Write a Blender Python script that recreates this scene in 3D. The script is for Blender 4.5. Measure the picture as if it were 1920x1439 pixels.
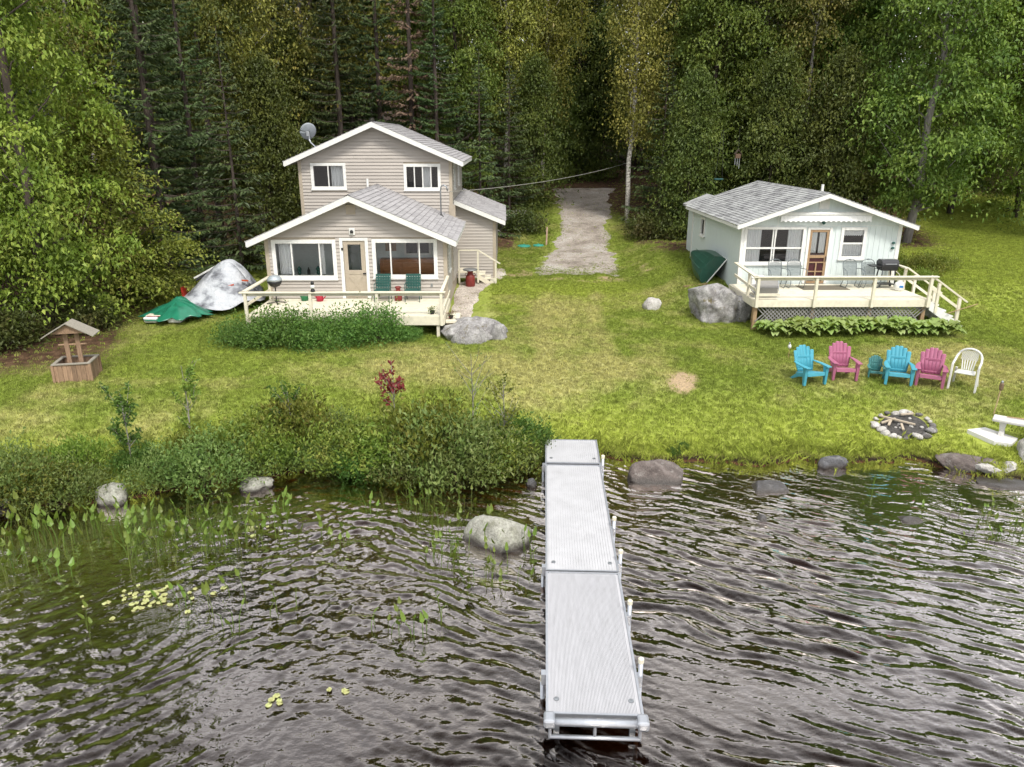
import bpy, bmesh, math, random
import numpy as np
from mathutils import Vector, Matrix, Euler
for _o in list(bpy.data.objects): bpy.data.objects.remove(_o)
SC = bpy.context.scene
COL = SC.collection
rad = math.radians
# ------------------------------------------------------------------ camera
cam_d = bpy.data.cameras.new('camera'); CAM = bpy.data.objects.new('camera', cam_d); COL.objects.link(CAM)
cam_d.sensor_width = 36.0; cam_d.lens = 1400.0 / 1920.0 * 36.0
cam_d.clip_start = 0.1; cam_d.clip_end = 3000.0
CAM.location = (0, 0, 7.0); CAM.rotation_euler = (rad(90 - 18.19), 0, rad(-0.55))
SC.camera = CAM
# ------------------------------------------------------------------ sky: bright, thin even overcast
SUN_EL, SUN_AZ = rad(54), rad(160)      # azimuth clockwise from +Y: behind the camera, a little to the right
W = bpy.data.worlds.new('World'); SC.world = W; W.use_nodes = True
nt = W.node_tree; nt.nodes.clear()
sky = nt.nodes.new('ShaderNodeTexSky'); sky.sky_type = 'NISHITA'; sky.sun_disc = False
sky.sun_elevation = SUN_EL; sky.sun_rotation = SUN_AZ; sky.dust_density = 3.0
tc = nt.nodes.new('ShaderNodeTexCoord'); nz = nt.nodes.new('ShaderNodeTexNoise')
nz.inputs['Scale'].default_value = 3.0; nz.inputs['Detail'].default_value = 5.0; nz.inputs['Roughness'].default_value = .55
nt.links.new(tc.outputs['Generated'], nz.inputs['Vector'])
rp = nt.nodes.new('ShaderNodeValToRGB'); rp.color_ramp.elements[0].position = .32; rp.color_ramp.elements[1].position = .7
rp.color_ramp.elements[0].color = (5.2, 5.35, 5.7, 1); rp.color_ramp.elements[1].color = (7.6, 7.5, 7.3, 1)
nt.links.new(nz.outputs['Fac'], rp.inputs['Fac'])
mx = nt.nodes.new('ShaderNodeMixRGB'); mx.inputs['Fac'].default_value = .9
nt.links.new(sky.outputs['Color'], mx.inputs['Color1']); nt.links.new(rp.outputs['Color'], mx.inputs['Color2'])
bg = nt.nodes.new('ShaderNodeBackground'); bg.inputs['Strength'].default_value = .1
wo = nt.nodes.new('ShaderNodeOutputWorld')
nt.links.new(mx.outputs['Color'], bg.inputs['Color']); nt.links.new(bg.outputs['Background'], wo.inputs['Surface'])
# ------------------------------------------------------------------ sun through thin cloud
sd = bpy.data.lights.new('sun', 'SUN'); SUN = bpy.data.objects.new('sun', sd); COL.objects.link(SUN)
sd.energy = 1.5; sd.angle = rad(12); sd.color = (1.0, .96, .88)
_d = Vector((math.sin(SUN_AZ) * math.cos(SUN_EL), math.cos(SUN_AZ) * math.cos(SUN_EL), math.sin(SUN_EL)))
SUN.rotation_euler = _d.to_track_quat('Z', 'Y').to_euler(); SUN.location = (10, -30, 40)
# ------------------------------------------------------------------ exposure
vs = SC.view_settings; vs.view_transform = 'Standard'; vs.look = 'None'; vs.exposure = 1.28; vs.gamma = 1.0
vs.use_curve_mapping = False
cy = SC.cycles; cy.max_bounces = 6; cy.diffuse_bounces = 3; cy.glossy_bounces = 3; cy.transmission_bounces = 4
cy.transparent_max_bounces = 12; cy.caustics_reflective = False; cy.caustics_refractive = False
cy.use_denoising = True; cy.use_adaptive_sampling = True; cy.adaptive_threshold = .02

# ================================================================== helpers
def vnoise(x, y, z=0.0, seed=0):
    x, y, z = np.broadcast_arrays(np.asarray(x, float), np.asarray(y, float), np.asarray(z, float))
    xi, yi, zi = np.floor(x), np.floor(y), np.floor(z); fx, fy, fz = x - xi, y - yi, z - zi
    u, v, w = fx*fx*(3-2*fx), fy*fy*(3-2*fy), fz*fz*(3-2*fz)
    def h(a, b, c):
        n = (a.astype(np.int64)*73856093) ^ (b.astype(np.int64)*19349663) ^ (c.astype(np.int64)*83492791) ^ (seed*2654435 + 977)
        n = (n ^ (n >> 13)) * 1274126177 & 0x7fffffff
        n = (n ^ (n >> 16)) * 668265263 & 0x7fffffff
        return (n ^ (n >> 15)) % 65536 / 65535.0
    def lx(b, c): return h(xi, b, c)*(1-u) + h(xi+1, b, c)*u
    return (((lx(yi, zi)*(1-v) + lx(yi+1, zi)*v)*(1-w)) + ((lx(yi, zi+1)*(1-v) + lx(yi+1, zi+1)*v)*w))*2 - 1
def fbm(x, y, z=0.0, seed=0, o=4):
    s, a, t = 0, 1.0, 0
    for i in range(o):
        s = s + a*vnoise(np.asarray(x)*2**i, np.asarray(y)*2**i, np.asarray(z)*2**i, seed+i*7); t += a; a *= .5
    return s/t
def sstep(a, b, x):
    t = np.clip((np.asarray(x, float)-a)/(b-a), 0, 1); return t*t*(3-2*t)

def np_mesh(name, v, f, smooth=False, mat=None):
    """v (n,3) array, f (m,k) array of one polygon size"""
    me = bpy.data.meshes.new(name); v = np.asarray(v, np.float32); f = np.asarray(f, np.int32); m, k = f.shape
    me.vertices.add(len(v)); me.vertices.foreach_set('co', v.ravel())
    me.loops.add(m*k); me.loops.foreach_set('vertex_index', f.ravel())
    me.polygons.add(m); me.polygons.foreach_set('loop_start', np.arange(0, m*k, k, dtype=np.int32))
    me.update(calc_edges=True)
    me.polygons.foreach_set('use_smooth', np.full(m, smooth))
    if mat: me.materials.append(mat)
    return me
def link(me, name, parent=None, loc=None):
    o = bpy.data.objects.new(name, me); COL.objects.link(o)
    if parent: o.parent = parent
    if loc is not None: o.location = loc
    return o
def tag(o, label=None, cat=None, group=None, kind=None):
    if label: o['label'] = label
    if cat: o['category'] = cat
    if group: o['group'] = group
    if kind: o['kind'] = kind
    return o
def T(name, label, cat, loc, rz=0, group=None, scale=1):
    o = bpy.data.objects.new(name, None); COL.objects.link(o); o.location = loc; o.rotation_euler = (0, 0, rz)
    o.scale = (scale,)*3; o.empty_display_size = .2
    return tag(o, label, cat, group)
def copy_tree(o, parent=None):
    c = o.copy(); COL.objects.link(c); c.parent = parent
    for ch in o.children: copy_tree(ch, c)
    return c

class MB:
    def __init__(s, off=(0, 0, 0)): s.v, s.f, s.off = [], [], Vector(off)
    def add(s, vs, fs):
        n = len(s.v); s.v += [tuple(Vector(p)-s.off) for p in vs]; s.f += [tuple(i+n for i in q) for q in fs]; return s
    def hexa(s, p): return s.add(p, [(0,3,2,1),(4,5,6,7),(0,1,5,4),(1,2,6,5),(2,3,7,6),(3,0,4,7)])
    def box(s, x0, x1, y0, y1, z0, z1):
        return s.hexa([(x0,y0,z0),(x1,y0,z0),(x1,y1,z0),(x0,y1,z0),(x0,y0,z1),(x1,y0,z1),(x1,y1,z1),(x0,y1,z1)])
    def bar(s, p, q, w, h=None, up=(0, 0, 1)):
        p, q = Vector(p), Vector(q); h = h or w; d = (q-p).normalized(); u = Vector(up)
        if abs(d.dot(u)) > .98: u = Vector((0, 1, 0))
        r = d.cross(u).normalized()*(w/2); u = r.cross(d).normalized()*(h/2)
        return s.hexa([p-r-u, p+r-u, q+r-u, q-r-u, p-r+u, p+r+u, q+r+u, q-r+u])
    def tube(s, pts, r, n=8, cap=True):
        pts = [Vector(p) for p in pts]; rs = r if isinstance(r, (list, tuple)) else [r]*len(pts); vs, fs = [], []; a = None
        for i, p in enumerate(pts):
            d = (pts[min(i+1, len(pts)-1)]-pts[max(i-1, 0)]).normalized()
            if a is None: a = d.orthogonal().normalized()
            a = (a-d*a.dot(d)).normalized(); b = d.cross(a)
            for k in range(n):
                t = 2*math.pi*k/n; vs.append(p+(a*math.cos(t)+b*math.sin(t))*rs[i])
        for i in range(len(pts)-1):
            for k in range(n): fs.append((i*n+k, i*n+(k+1) % n, (i+1)*n+(k+1) % n, (i+1)*n+k))
        if cap: fs += [tuple(range(n-1, -1, -1)), tuple((len(pts)-1)*n+k for k in range(n))]
        return s.add(vs, fs)
    def lathe(s, prof, c=(0, 0, 0), n=16, sx=1, sy=1):
        vs, fs = [], []; m = len(prof)
        for r, z in prof:
            for k in range(n):
                t = 2*math.pi*k/n; vs.append((c[0]+r*sx*math.cos(t), c[1]+r*sy*math.sin(t), c[2]+z))
        for i in range(m-1):
            for k in range(n): fs.append((i*n+k, i*n+(k+1) % n, (i+1)*n+(k+1) % n, (i+1)*n+k))
        fs += [tuple(range(n-1, -1, -1)), tuple((m-1)*n+k for k in range(n))]
        return s.add(vs, fs)
    def prism(s, poly, plane, a, b):
        """poly of 2-d points in plane 'xz','yz','xy' pushed along the third axis from a to b"""
        def P(p, t): return {'xz': (p[0], t, p[1]), 'yz': (t, p[0], p[1]), 'xy': (p[0], p[1], t)}[plane]
        n = len(poly); vs = [P(p, a) for p in poly]+[P(p, b) for p in poly]
        return s.add(vs, [tuple(range(n)), tuple(range(2*n-1, n-1, -1))]+[(i, i+n, (i+1) % n+n, (i+1) % n) for i in range(n)])
    def sheet(s, grid, th=None):
        """grid [rows][cols] of points -> a surface"""
        R, Cn = len(grid), len(grid[0])
        return s.add([p for r in grid for p in r], [(i*Cn+j, i*Cn+j+1, (i+1)*Cn+j+1, (i+1)*Cn+j) for i in range(R-1) for j in range(Cn-1)])
    def build(s, name, mat, parent=None, smooth=False, bevel=0, solid=0, sub=0):
        me = bpy.data.meshes.new(name); me.from_pydata(s.v, [], s.f)
        bm = bmesh.new(); bm.from_mesh(me); bmesh.ops.recalc_face_normals(bm, faces=bm.faces); bm.to_mesh(me); bm.free()
        if mat: me.materials.append(mat)
        if smooth: me.polygons.foreach_set('use_smooth', [True]*len(me.polygons))
        o = link(me, name, parent)
        if solid: m = o.modifiers.new('solid', 'SOLIDIFY'); m.thickness = solid; m.offset = 0
        if sub: m = o.modifiers.new('sub', 'SUBSURF'); m.levels = m.render_levels = sub
        if bevel: m = o.modifiers.new('bevel', 'BEVEL'); m.width = bevel; m.segments = 2; m.limit_method = 'ANGLE'
        return o

# ------------------------------------------------------------------ materials
def newmat(name):
    m = bpy.data.materials.new(name); m.use_nodes = True; t = m.node_tree; b = t.nodes['Principled BSDF']
    return m, t, b, t.nodes.new, t.links.new
def ramp(N, stops, interp='LINEAR'):
    r = N('ShaderNodeValToRGB'); e = r.color_ramp.elements; r.color_ramp.interpolation = interp
    while len(e) < len(stops): e.new(.5)
    for el, (p, c) in zip(e, stops): el.position = p; el.color = (*c, 1)
    return r
def mixc(N, L, fac, a, b, mode='MIX'):
    m = N('ShaderNodeMixRGB'); m.blend_type = mode
    for i, x in ((0, fac), (1, a), (2, b)):
        if isinstance(x, (int, float)): m.inputs[i].default_value = x
        elif isinstance(x, tuple): m.inputs[i].default_value = (*x, 1)
        else: L(x, m.inputs[i])
    return m.outputs[0]
def noise(N, L, vec, scale, detail=4, rough=.55, out='Fac'):
    n = N('ShaderNodeTexNoise'); n.inputs['Scale'].default_value = scale; n.inputs['Detail'].default_value = detail
    n.inputs['Roughness'].default_value = rough; L(vec, n.inputs['Vector']); return n.outputs[out]
def mapped(N, L, src, sc):
    m = N('ShaderNodeMapping'); m.inputs['Scale'].default_value = sc; L(src, m.inputs['Vector']); return m.outputs[0]
def pm(name, col, rough=.6, var=.18, scale=6, bump=.15, metal=0, col2=None, st=(1, 1, 1), dirt=0, spec=.4, isl=0):
    """painted / weathered surface: base colour, two noise scales of wear, fine relief"""
    m, t, b, N, L = newmat(name)
    co = N('ShaderNodeTexCoord').outputs['Object']; v = mapped(N, L, co, st)
    n1 = noise(N, L, v, scale, 6, .65); n2 = noise(N, L, v, scale*.22, 3)
    c2 = col2 or tuple(c*(1-var*2.2) for c in col)
    r1 = ramp(N, [(.35, (0, 0, 0)), (.75, (1, 1, 1))]); L(n1, r1.inputs[0])
    c = mixc(N, L, r1.outputs[0], col, c2)
    k = N('ShaderNodeMath'); k.operation = 'MULTIPLY'; k.inputs[1].default_value = .5; L(n2, k.inputs[0])
    c = mixc(N, L, k.outputs[0], c, tuple(x*(1-var) for x in col), 'MIX')
    if dirt:
        r3 = ramp(N, [(.55, (0, 0, 0)), (.72, (1, 1, 1))]); L(noise(N, L, v, scale*.8, 8, .7), r3.inputs[0])
        d = N('ShaderNodeMath'); d.operation = 'MULTIPLY'; d.inputs[1].default_value = dirt; L(r3.outputs[0], d.inputs[0])
        c = mixc(N, L, d.outputs[0], c, (.09, .08, .06))
    if isl:
        g = N('ShaderNodeObjectInfo'); h = N('ShaderNodeHueSaturation'); L(c, h.inputs['Color'])
        q = N('ShaderNodeMapRange'); q.inputs[3].default_value = 1-isl; q.inputs[4].default_value = 1+isl
        L(g.outputs['Random'], q.inputs[0]); L(q.outputs[0], h.inputs['Value']); c = h.outputs[0]
    L(c, b.inputs['Base Color']); b.inputs['Roughness'].default_value = rough; b.inputs['Metallic'].default_value = metal
    b.inputs['Specular IOR Level'].default_value = spec
    if bump:
        bp = N('ShaderNodeBump'); bp.inputs['Strength'].default_value = bump; bp.inputs['Distance'].default_value = .02
        L(n1, bp.inputs['Height']); L(bp.outputs[0], b.inputs['Normal'])
    return m
def leafmat(name, cols, trans=.35, orand=.12, rough=.5, nsc=.9):
    """leaves: colour picked per leaf from a ramp, shifted per plant; some light passes through"""
    m, t, b, N, L = newmat(name)
    g = N('ShaderNodeNewGeometry'); n = len(cols)
    r = ramp(N, [(i/(n-1) if n > 1 else 0, c) for i, c in enumerate(cols)])
    nb = noise(N, L, N('ShaderNodeTexCoord').outputs['Object'], nsc, 2, .5); q = N('ShaderNodeMapRange'); q.inputs[1].default_value = .3; q.inputs[2].default_value = .7; L(nb, q.inputs[0])
    k = N('ShaderNodeMath'); k.operation = 'MULTIPLY'; k.inputs[1].default_value = .28; L(g.outputs['Random Per Island'], k.inputs[0])
    k2 = N('ShaderNodeMath'); k2.operation = 'MULTIPLY_ADD'; k2.inputs[1].default_value = .72; L(q.outputs[0], k2.inputs[0]); L(k.outputs[0], k2.inputs[2]); L(k2.outputs[0], r.inputs[0])
    oi = N('ShaderNodeObjectInfo'); h = N('ShaderNodeHueSaturation'); L(r.outputs[0], h.inputs['Color'])
    for so, (lo, hi) in (('Value', (1-orand*1.6, 1+orand*1.6)), ('Hue', (.5-orand*.16, .5+orand*.12))):
        q = N('ShaderNodeMapRange'); q.inputs[3].default_value = lo; q.inputs[4].default_value = hi
        L(oi.outputs['Random'], q.inputs[0]); L(q.outputs[0], h.inputs[so])
    L(h.outputs[0], b.inputs['Base Color']); b.inputs['Roughness'].default_value = rough; b.inputs['Specular IOR Level'].default_value = .3
    tr = N('ShaderNodeBsdfTranslucent'); L(mixc(N, L, 1.0, h.outputs[0], (1.0, 1.0, .45), 'MULTIPLY'), tr.inputs['Color'])
    ms = N('ShaderNodeMixShader'); ms.inputs[0].default_value = trans
    L(b.outputs[0], ms.inputs[1]); L(tr.outputs[0], ms.inputs[2]); L(ms.outputs[0], t.nodes['Material Output'].inputs['Surface'])
    return m
def glassmat(name, tint=(.98, .99, .99), ior=1.36):
    m, t, b, N, L = newmat(name); t.nodes.remove(b)
    f = N('ShaderNodeFresnel'); f.inputs['IOR'].default_value = ior
    a = N('ShaderNodeBsdfTransparent'); a.inputs['Color'].default_value = (*tint, 1)
    g = N('ShaderNodeBsdfGlossy'); g.inputs['Roughness'].default_value = .02
    ms = N('ShaderNodeMixShader'); L(f.outputs[0], ms.inputs[0]); L(a.outputs[0], ms.inputs[1]); L(g.outputs[0], ms.inputs[2])
    L(ms.outputs[0], t.nodes['Material Output'].inputs['Surface']); return m
M = {}
M['white'] = pm('white_paint', (.78, .78, .75), .5, .1, 9, .05, dirt=.12)
M['cream'] = pm('cream_deck_paint', (.74, .69, .55), .55, .1, 7, .08, dirt=.18)
M['siding'] = pm('taupe_vinyl_siding', (.45, .41, .37), .5, .1, 3, .06, st=(.25, .25, 3), dirt=.06, isl=.05)
M['taupe'] = pm('taupe_trim', (.42, .36, .28), .5, .1, 5, .05)
M['mint'] = pm('pale_mint_boards', (.64, .71, .70), .6, .07, 5, .05, st=(4, 4, .3), dirt=.08)
M['glass'] = glassmat('window_glass')
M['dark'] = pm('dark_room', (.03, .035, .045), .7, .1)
M['room'] = pm('room_wall', (.70, .76, .74), .7, .08)
M['oak'] = pm('orange_brown_wood', (.46, .19, .075), .45, .25, 5, .05, st=(1, 1, 6))
M['curtain'] = pm('curtain_cloth', (.84, .84, .84), .9, .05, 20, .1)
M['darkgreen'] = pm('dark_green_plastic', (.025, .10, .085), .45, .15)
M['black'] = pm('black_metal', (.02, .02, .022), .4, .2)
M['steel'] = pm('grey_steel', (.35, .37, .39), .35, .15, 12, .03, metal=.8)
M['alu'] = pm('aluminium', (.48, .50, .54), .38, .1, 14, .03, metal=.7)
M['red'] = pm('red_paint', (.30, .025, .03), .5, .2)
M['woodraw'] = pm('bare_wood', (.42, .28, .16), .7, .25, 8, .15, st=(6, 6, 1))
M['concrete'] = pm('pale_concrete', (.58, .57, .54), .8, .12, 10, .2, dirt=.2)
M['soil'] = pm('dark_soil', (.07, .05, .035), .95, .3, 8, .4)

# ================================================================== terrain
SHX = [-400,-60,-24,-16,-12,-9.97,-8.98,-7.92,-7.12,-5.68,-4.06,-2.26,-.55,.62,1.3,2.03,2.83,3.65,4.51,5.68,6.78,7.37,8.38,9.4,9.9,10.6,11.3,14,24,60,400]
SHY = [10,11,12.6,13.0,13.3,13.5,13.6,13.6,14.2,14.8,15.2,14.8,14.9,15.2,15.7,16.0,15.65,15.5,15.55,15.4,15.75,15.4,15.5,15.6,15.2,14.6,14.3,14.0,13,12,10]
def shore(x):
    x = np.asarray(x, float); return np.interp(x, SHX, SHY) + .10*vnoise(x*2.3, 0*x, 0, 5) + .06*vnoise(x*6, 0*x, 0, 6)
PT = [-60,-12,-5,-2,-.5,-.12,.0,.10,.35,1.2,3.4,6,9.5,18,26,30,40,60,90,140,400,2500]
PZ = [-5,-2.6,-1.35,-.6,-.2,-.06,.02,.12,.2,.34,.76,.84,.92,1.12,1.35,2.0,3.3,5.2,9,16,40,60]
def ground_z(x, y):
    x = np.asarray(x, float); y = np.asarray(y, float); t = y-shore(x)
    z = np.interp(t, PT, PZ)
    z = z + np.where(t > .5, .035*vnoise(x*.6, y*.6, 0, 3)*np.minimum(1, t*.3), 0)
    z = z + .02*vnoise(x*2.2, y*2.2, 0, 4)*(t > .3)
    z = z + .72*sstep(25.4, 28.6, y)*sstep(5.6, 8.0, x)*sstep(46, 36, y)   # the cabin stands on a low rocky rise
    return z
def gz(x, y): return float(ground_z(np.array([x]), np.array([y]))[0])
def axis(lo, hi, core0, core1, step, grow=1.25):
    a = list(np.arange(core0, core1+1e-6, step)); s = step; x = core0
    while x > lo: s *= grow; x -= s; a.insert(0, max(x, lo))
    s = step; x = a[-1]
    while x < hi: s *= grow; x += s; a.append(min(x, hi))
    return np.array(a)
def bump2(x, y, cx, cy, rx, ry, p=1.0):
    return np.clip(1-((x-cx)/rx)**2-((y-cy)/ry)**2, 0, 1)**p
DRIVE_Y = [33.6, 35, 38, 41, 44.7, 49, 54.5, 57]
DRIVE_L = [1.6, 1.35, 1.9, 2.6, 3.2, 3.4, 3.5, 3.2]
DRIVE_R = [5.4, 5.5, 5.7, 5.9, 6.1, 6.8, 7.7, 8.0]
def build_ground():
    xs = axis(-900, 900, -22, 26, .2); ys = axis(-500, 1500, 12.5, 47, .2)
    X, Y = np.meshgrid(xs, ys); Z = ground_z(X, Y)
    nx, ny = len(xs), len(ys); idx = np.arange(nx*ny).reshape(ny, nx)
    F = np.stack([idx[:-1, :-1], idx[:-1, 1:], idx[1:, 1:], idx[1:, :-1]], -1).reshape(-1, 4)
    me = np_mesh('ground', np.stack([X, Y, Z], -1).reshape(-1, 3), F, True)
    t = Y-shore(X); n = fbm(X*.35, Y*.35, 0, 21); n2 = fbm(X*1.1, Y*1.1, 0, 22)
    # forest floor: behind and beside the lawn
    left = sstep(-10.2, -12.2, X+.8*n2+.3*(Y-21))*sstep(18.6, 22.5, Y+1.4*n+1.0*n2+.3*(-11-X))
    back = sstep(37.5, 42, Y+2*n+1.0*n2-.0*X)*sstep(9.0, 7.2, X+n2)*(1-bump2(X, Y, 4.2, 42, 3.8, 12, .4))
    back = np.maximum(back, sstep(33, 37, Y+1.5*n+n2)*sstep(6.0, 8.0, X+n2)*sstep(23.5, 20.5, X-.3*(Y-36)))
    back = np.maximum(back, sstep(50, 56, Y+2*n))
    bare = np.clip(1.6*bump2(X, Y, 4.8+.2*(Y-19.2), 19.2, .5, .95, .7)-.25*np.abs(n2), 0, 1) + .6*bump2(X, Y, 8.0, 30.6, 1.2, 1.0)*(n2 > -.1)
    bare = np.maximum(bare, sstep(.05, .45, n2+.25*n)*bump2(X, Y, 6.6, 34.3, 3.6, 1.6, .4)*.9)
    bare = np.maximum(bare, sstep(-.1, .3, n2)*bump2(X, Y, .6, 33.6, 1.4, 1.2, .4)*.8)
    bare = np.maximum(bare, sstep(-.12, .3, n2+.15*n)*bump2(X, Y, 3.5, 33.3, 3.2, 1.5, .4))
    bank = sstep(.22, -.02, t)
    soil = np.clip(np.maximum.reduce([left, back, bare, bank]), 0, 1)
    dry = np.clip(.09+.42*n+.32*n2 + .42*bump2(X, Y, 1.2, 24.5, 2.4, 8.0, .6) + .2*bump2(X, Y, 3.8, 21, 3.0, 4)
                  + .22*bump2(X, Y, 2.0+.9*np.sin(Y*.2), Y, .35, 5, .5)*(Y < 33)*(Y > 19) + .22*bump2(X, Y, 4.0+.9*np.sin(Y*.2), Y, .35, 5, .5)*(Y < 33)*(Y > 19)
                  + .3*bump2(X, Y, -4.5, 20.5, 6, 2.6) + .22*bump2(X, Y, 11, 20.5, 6, 2.5) + .15*bump2(X, Y, 4, 16.6, 2, .8)
                  - .5*bump2(X, Y, 3, 32, 5, 3) - .35*bump2(X, Y, -9, 21.5, 3, 2.5)-.35*sstep(16, 22, X)-.25*sstep(2.6, .8, t), 0, 1)
    lime = np.clip(.25+.3*n2+sstep(3.6, .3, t)*(.75+.5*n) + .6*bump2(X, Y, 2.2, 29.5, 4.5, 3.6, .6)+.5*sstep(15, 19, X), 0, 1)
    lng = np.clip(sstep(.75, .1, t)*sstep(-.1, .12, t) + .55*sstep(2.6, .8, t)*sstep(-5.5, -8.5, X)*sstep(.1, .4, t), 0, 1)
    for nm, a in (('soil', soil), ('bare', np.clip(bare, 0, 1)), ('dry', dry), ('lime', lime), ('long', lng)):
        at = me.attributes.new(nm, 'FLOAT', 'POINT'); at.data.foreach_set('value', a.astype(np.float32).ravel())
    # how much grass grows: none on soil, under houses, in the water or far off
    dens = np.where(t > .02, 1.0, 0)*(1-np.clip(soil*1.15, 0, 1)*.93)*(Y < 58)*(X > -19)*(X < 34)
    hs = ((X > -8.3) & (X < -2.0) & (Y > 24.2) & (Y < 39.6)) | ((X > -2.3) & (X < -.4) & (Y > 32.6) & (Y < 40)) | ((X > 8.5) & (X < 14.2) & (Y > 25) & (Y < 34.3))
    dl, dr = np.interp(Y, DRIVE_Y, DRIVE_L), np.interp(Y, DRIVE_Y, DRIVE_R)
    dv = sstep(33.2, 36.5, Y+1.6*n2)*sstep(.45, -.35, np.maximum(dl-X, X-dr)+.9*n2)
    path = bump2(X, Y, -1.1, 29.2, 1.0, 4.6, .5)*(X > -2.1)*(X < -.5+.25*n2)
    pit = (np.hypot((X-9.62)/1.05, Y-16.72) < .72) | ((X > 10.75) & (X < 11.8) & (Y > 15.5) & (Y < 16.3))
    lng_cut = pit; dens = dens*(1-pit); dens = dens*(1-hs)*(1-np.clip(dv*1.1, 0, 1)*.96)*(1-(path > .1)*.97)
    at = me.attributes.new('dens', 'FLOAT', 'POINT'); at.data.foreach_set('value', dens.astype(np.float32).ravel())
    o = link(me, 'ground'); tag(o, kind='structure'); return o
def grass_colour(N, L, kind):
    """lawn colour from the painted-on turf condition (dry / lime) plus noise in world space"""
    def at(nm):
        a = N('ShaderNodeAttribute'); a.attribute_name = nm; a.attribute_type = kind; return a.outputs['Fac']
    pos = N('ShaderNodeNewGeometry').outputs['Position']
    n1 = noise(N, L, pos, 1.6, 5, .7); n2 = noise(N, L, pos, 9, 3, .6)
    c = mixc(N, L, at('lime'), (.225, .29, .052), (.37, .425, .075))
    dm = N('ShaderNodeMath'); dm.operation = 'MULTIPLY_ADD'; dm.inputs[1].default_value = .9; L(n1, dm.inputs[0]); L(at('dry'), dm.inputs[2])
    r = ramp(N, [(.55, (0, 0, 0)), (1.0, (1, 1, 1))]); L(dm.outputs[0], r.inputs[0])
    c = mixc(N, L, r.outputs[0], c, (.46, .44, .17))
    r2 = ramp(N, [(.3, (.72, .72, .72)), (.7, (1.2, 1.2, 1.2))]); L(n2, r2.inputs[0])
    return mixc(N, L, 1.0, c, r2.outputs[0], 'MULTIPLY'), at, pos
def ground_mat():
    m, t, b, N, L = newmat('turf_and_soil'); c, at, pos = grass_colour(N, L, 'GEOMETRY')
    n3 = noise(N, L, pos, 3.5, 8, .7); n4 = noise(N, L, pos, 22, 4, .7)
    r = ramp(N, [(.3, (.028, .018, .011)), (.5, (.075, .045, .028)), (.62, (.12, .075, .05)), (.75, (.16, .13, .07))]); L(n3, r.inputs[0])
    r5 = ramp(N, [(.35, (.6, .6, .6)), (.7, (1.5, 1.4, 1.2))]); L(n4, r5.inputs[0])
    s = mixc(N, L, 1.0, r.outputs[0], r5.outputs[0], 'MULTIPLY')
    s = mixc(N, L, at('bare'), s, mixc(N, L, 1.0, (.36, .28, .19), r5.outputs[0], 'MULTIPLY')); x = N('ShaderNodeSeparateXYZ'); L(pos, x.inputs[0])
    k = mixc(N, L, at('soil'), mixc(N, L, .25, c, (.05, .06, .015)), s)
    bed = ramp(N, [(.0, (.012, .007, .004)), (.55, (.05, .024, .011)), (.85, (.22, .10, .042)), (.95, (.10, .05, .025)), (1.0, (.022, .016, .012))])
    mr = N('ShaderNodeMapRange'); mr.inputs[1].default_value = -1.0; mr.inputs[2].default_value = .05; L(x.outputs['Z'], mr.inputs[0]); L(mr.outputs[0], bed.inputs[0])
    bn = mixc(N, L, 1.0, bed.outputs[0], r5.outputs[0], 'MULTIPLY')
    w = N('ShaderNodeMapRange'); w.inputs[1].default_value = .14; w.inputs[2].default_value = .06; w.inputs[3].default_value = 0; w.inputs[4].default_value = 1; L(x.outputs['Z'], w.inputs[0])
    L(mixc(N, L, w.outputs[0], k, bn), b.inputs['Base Color']); b.inputs['Roughness'].default_value = .95; b.inputs['Specular IOR Level'].default_value = .15
    bp = N('ShaderNodeBump'); bp.inputs['Strength'].default_value = .6; bp.inputs['Distance'].default_value = .04; L(n4, bp.inputs['Height']); L(bp.outputs[0], b.inputs['Normal'])
    return m
GROUND = build_ground(); GROUND.data.materials.append(ground_mat())

# ------------------------------------------------------------------ gravel sheets
def gravel_mat(name, tint=1.0):
    m, t, b, N, L = newmat(name); pos = N('ShaderNodeNewGeometry').outputs['Position']
    n1 = noise(N, L, pos, .7, 5, .65); v = N('ShaderNodeTexVoronoi'); v.inputs['Scale'].default_value = 16; L(pos, v.inputs['Vector'])
    n2 = noise(N, L, pos, 30, 4, .75)
    r = ramp(N, [(.3, (.19, .155, .125)), (.5, (.36, .315, .27)), (.7, (.46, .425, .385))]); L(n1, r.inputs[0])
    r2 = ramp(N, [(.3, (.5, .5, .5)), (.7, (1.35, 1.35, 1.35))]); L(n2, r2.inputs[0])
    r3 = ramp(N, [(.0, (.7, .7, .7)), (1.0, (1.25, 1.25, 1.25))]); L(v.outputs['Color'], r3.inputs[0])
    c = mixc(N, L, 1, mixc(N, L, 1, r.outputs[0], r2.outputs[0], 'MULTIPLY'), r3.outputs[0], 'MULTIPLY')
    L(mixc(N, L, 1, c, (tint, tint, tint), 'MULTIPLY'), b.inputs['Base Color']); b.inputs['Roughness'].default_value = .95
    bp = N('ShaderNodeBump'); bp.inputs['Strength'].default_value = .8; bp.inputs['Distance'].default_value = .04
    L(v.outputs['Distance'], bp.inputs['Height']); L(bp.outputs[0], b.inputs['Normal']); return m
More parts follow.
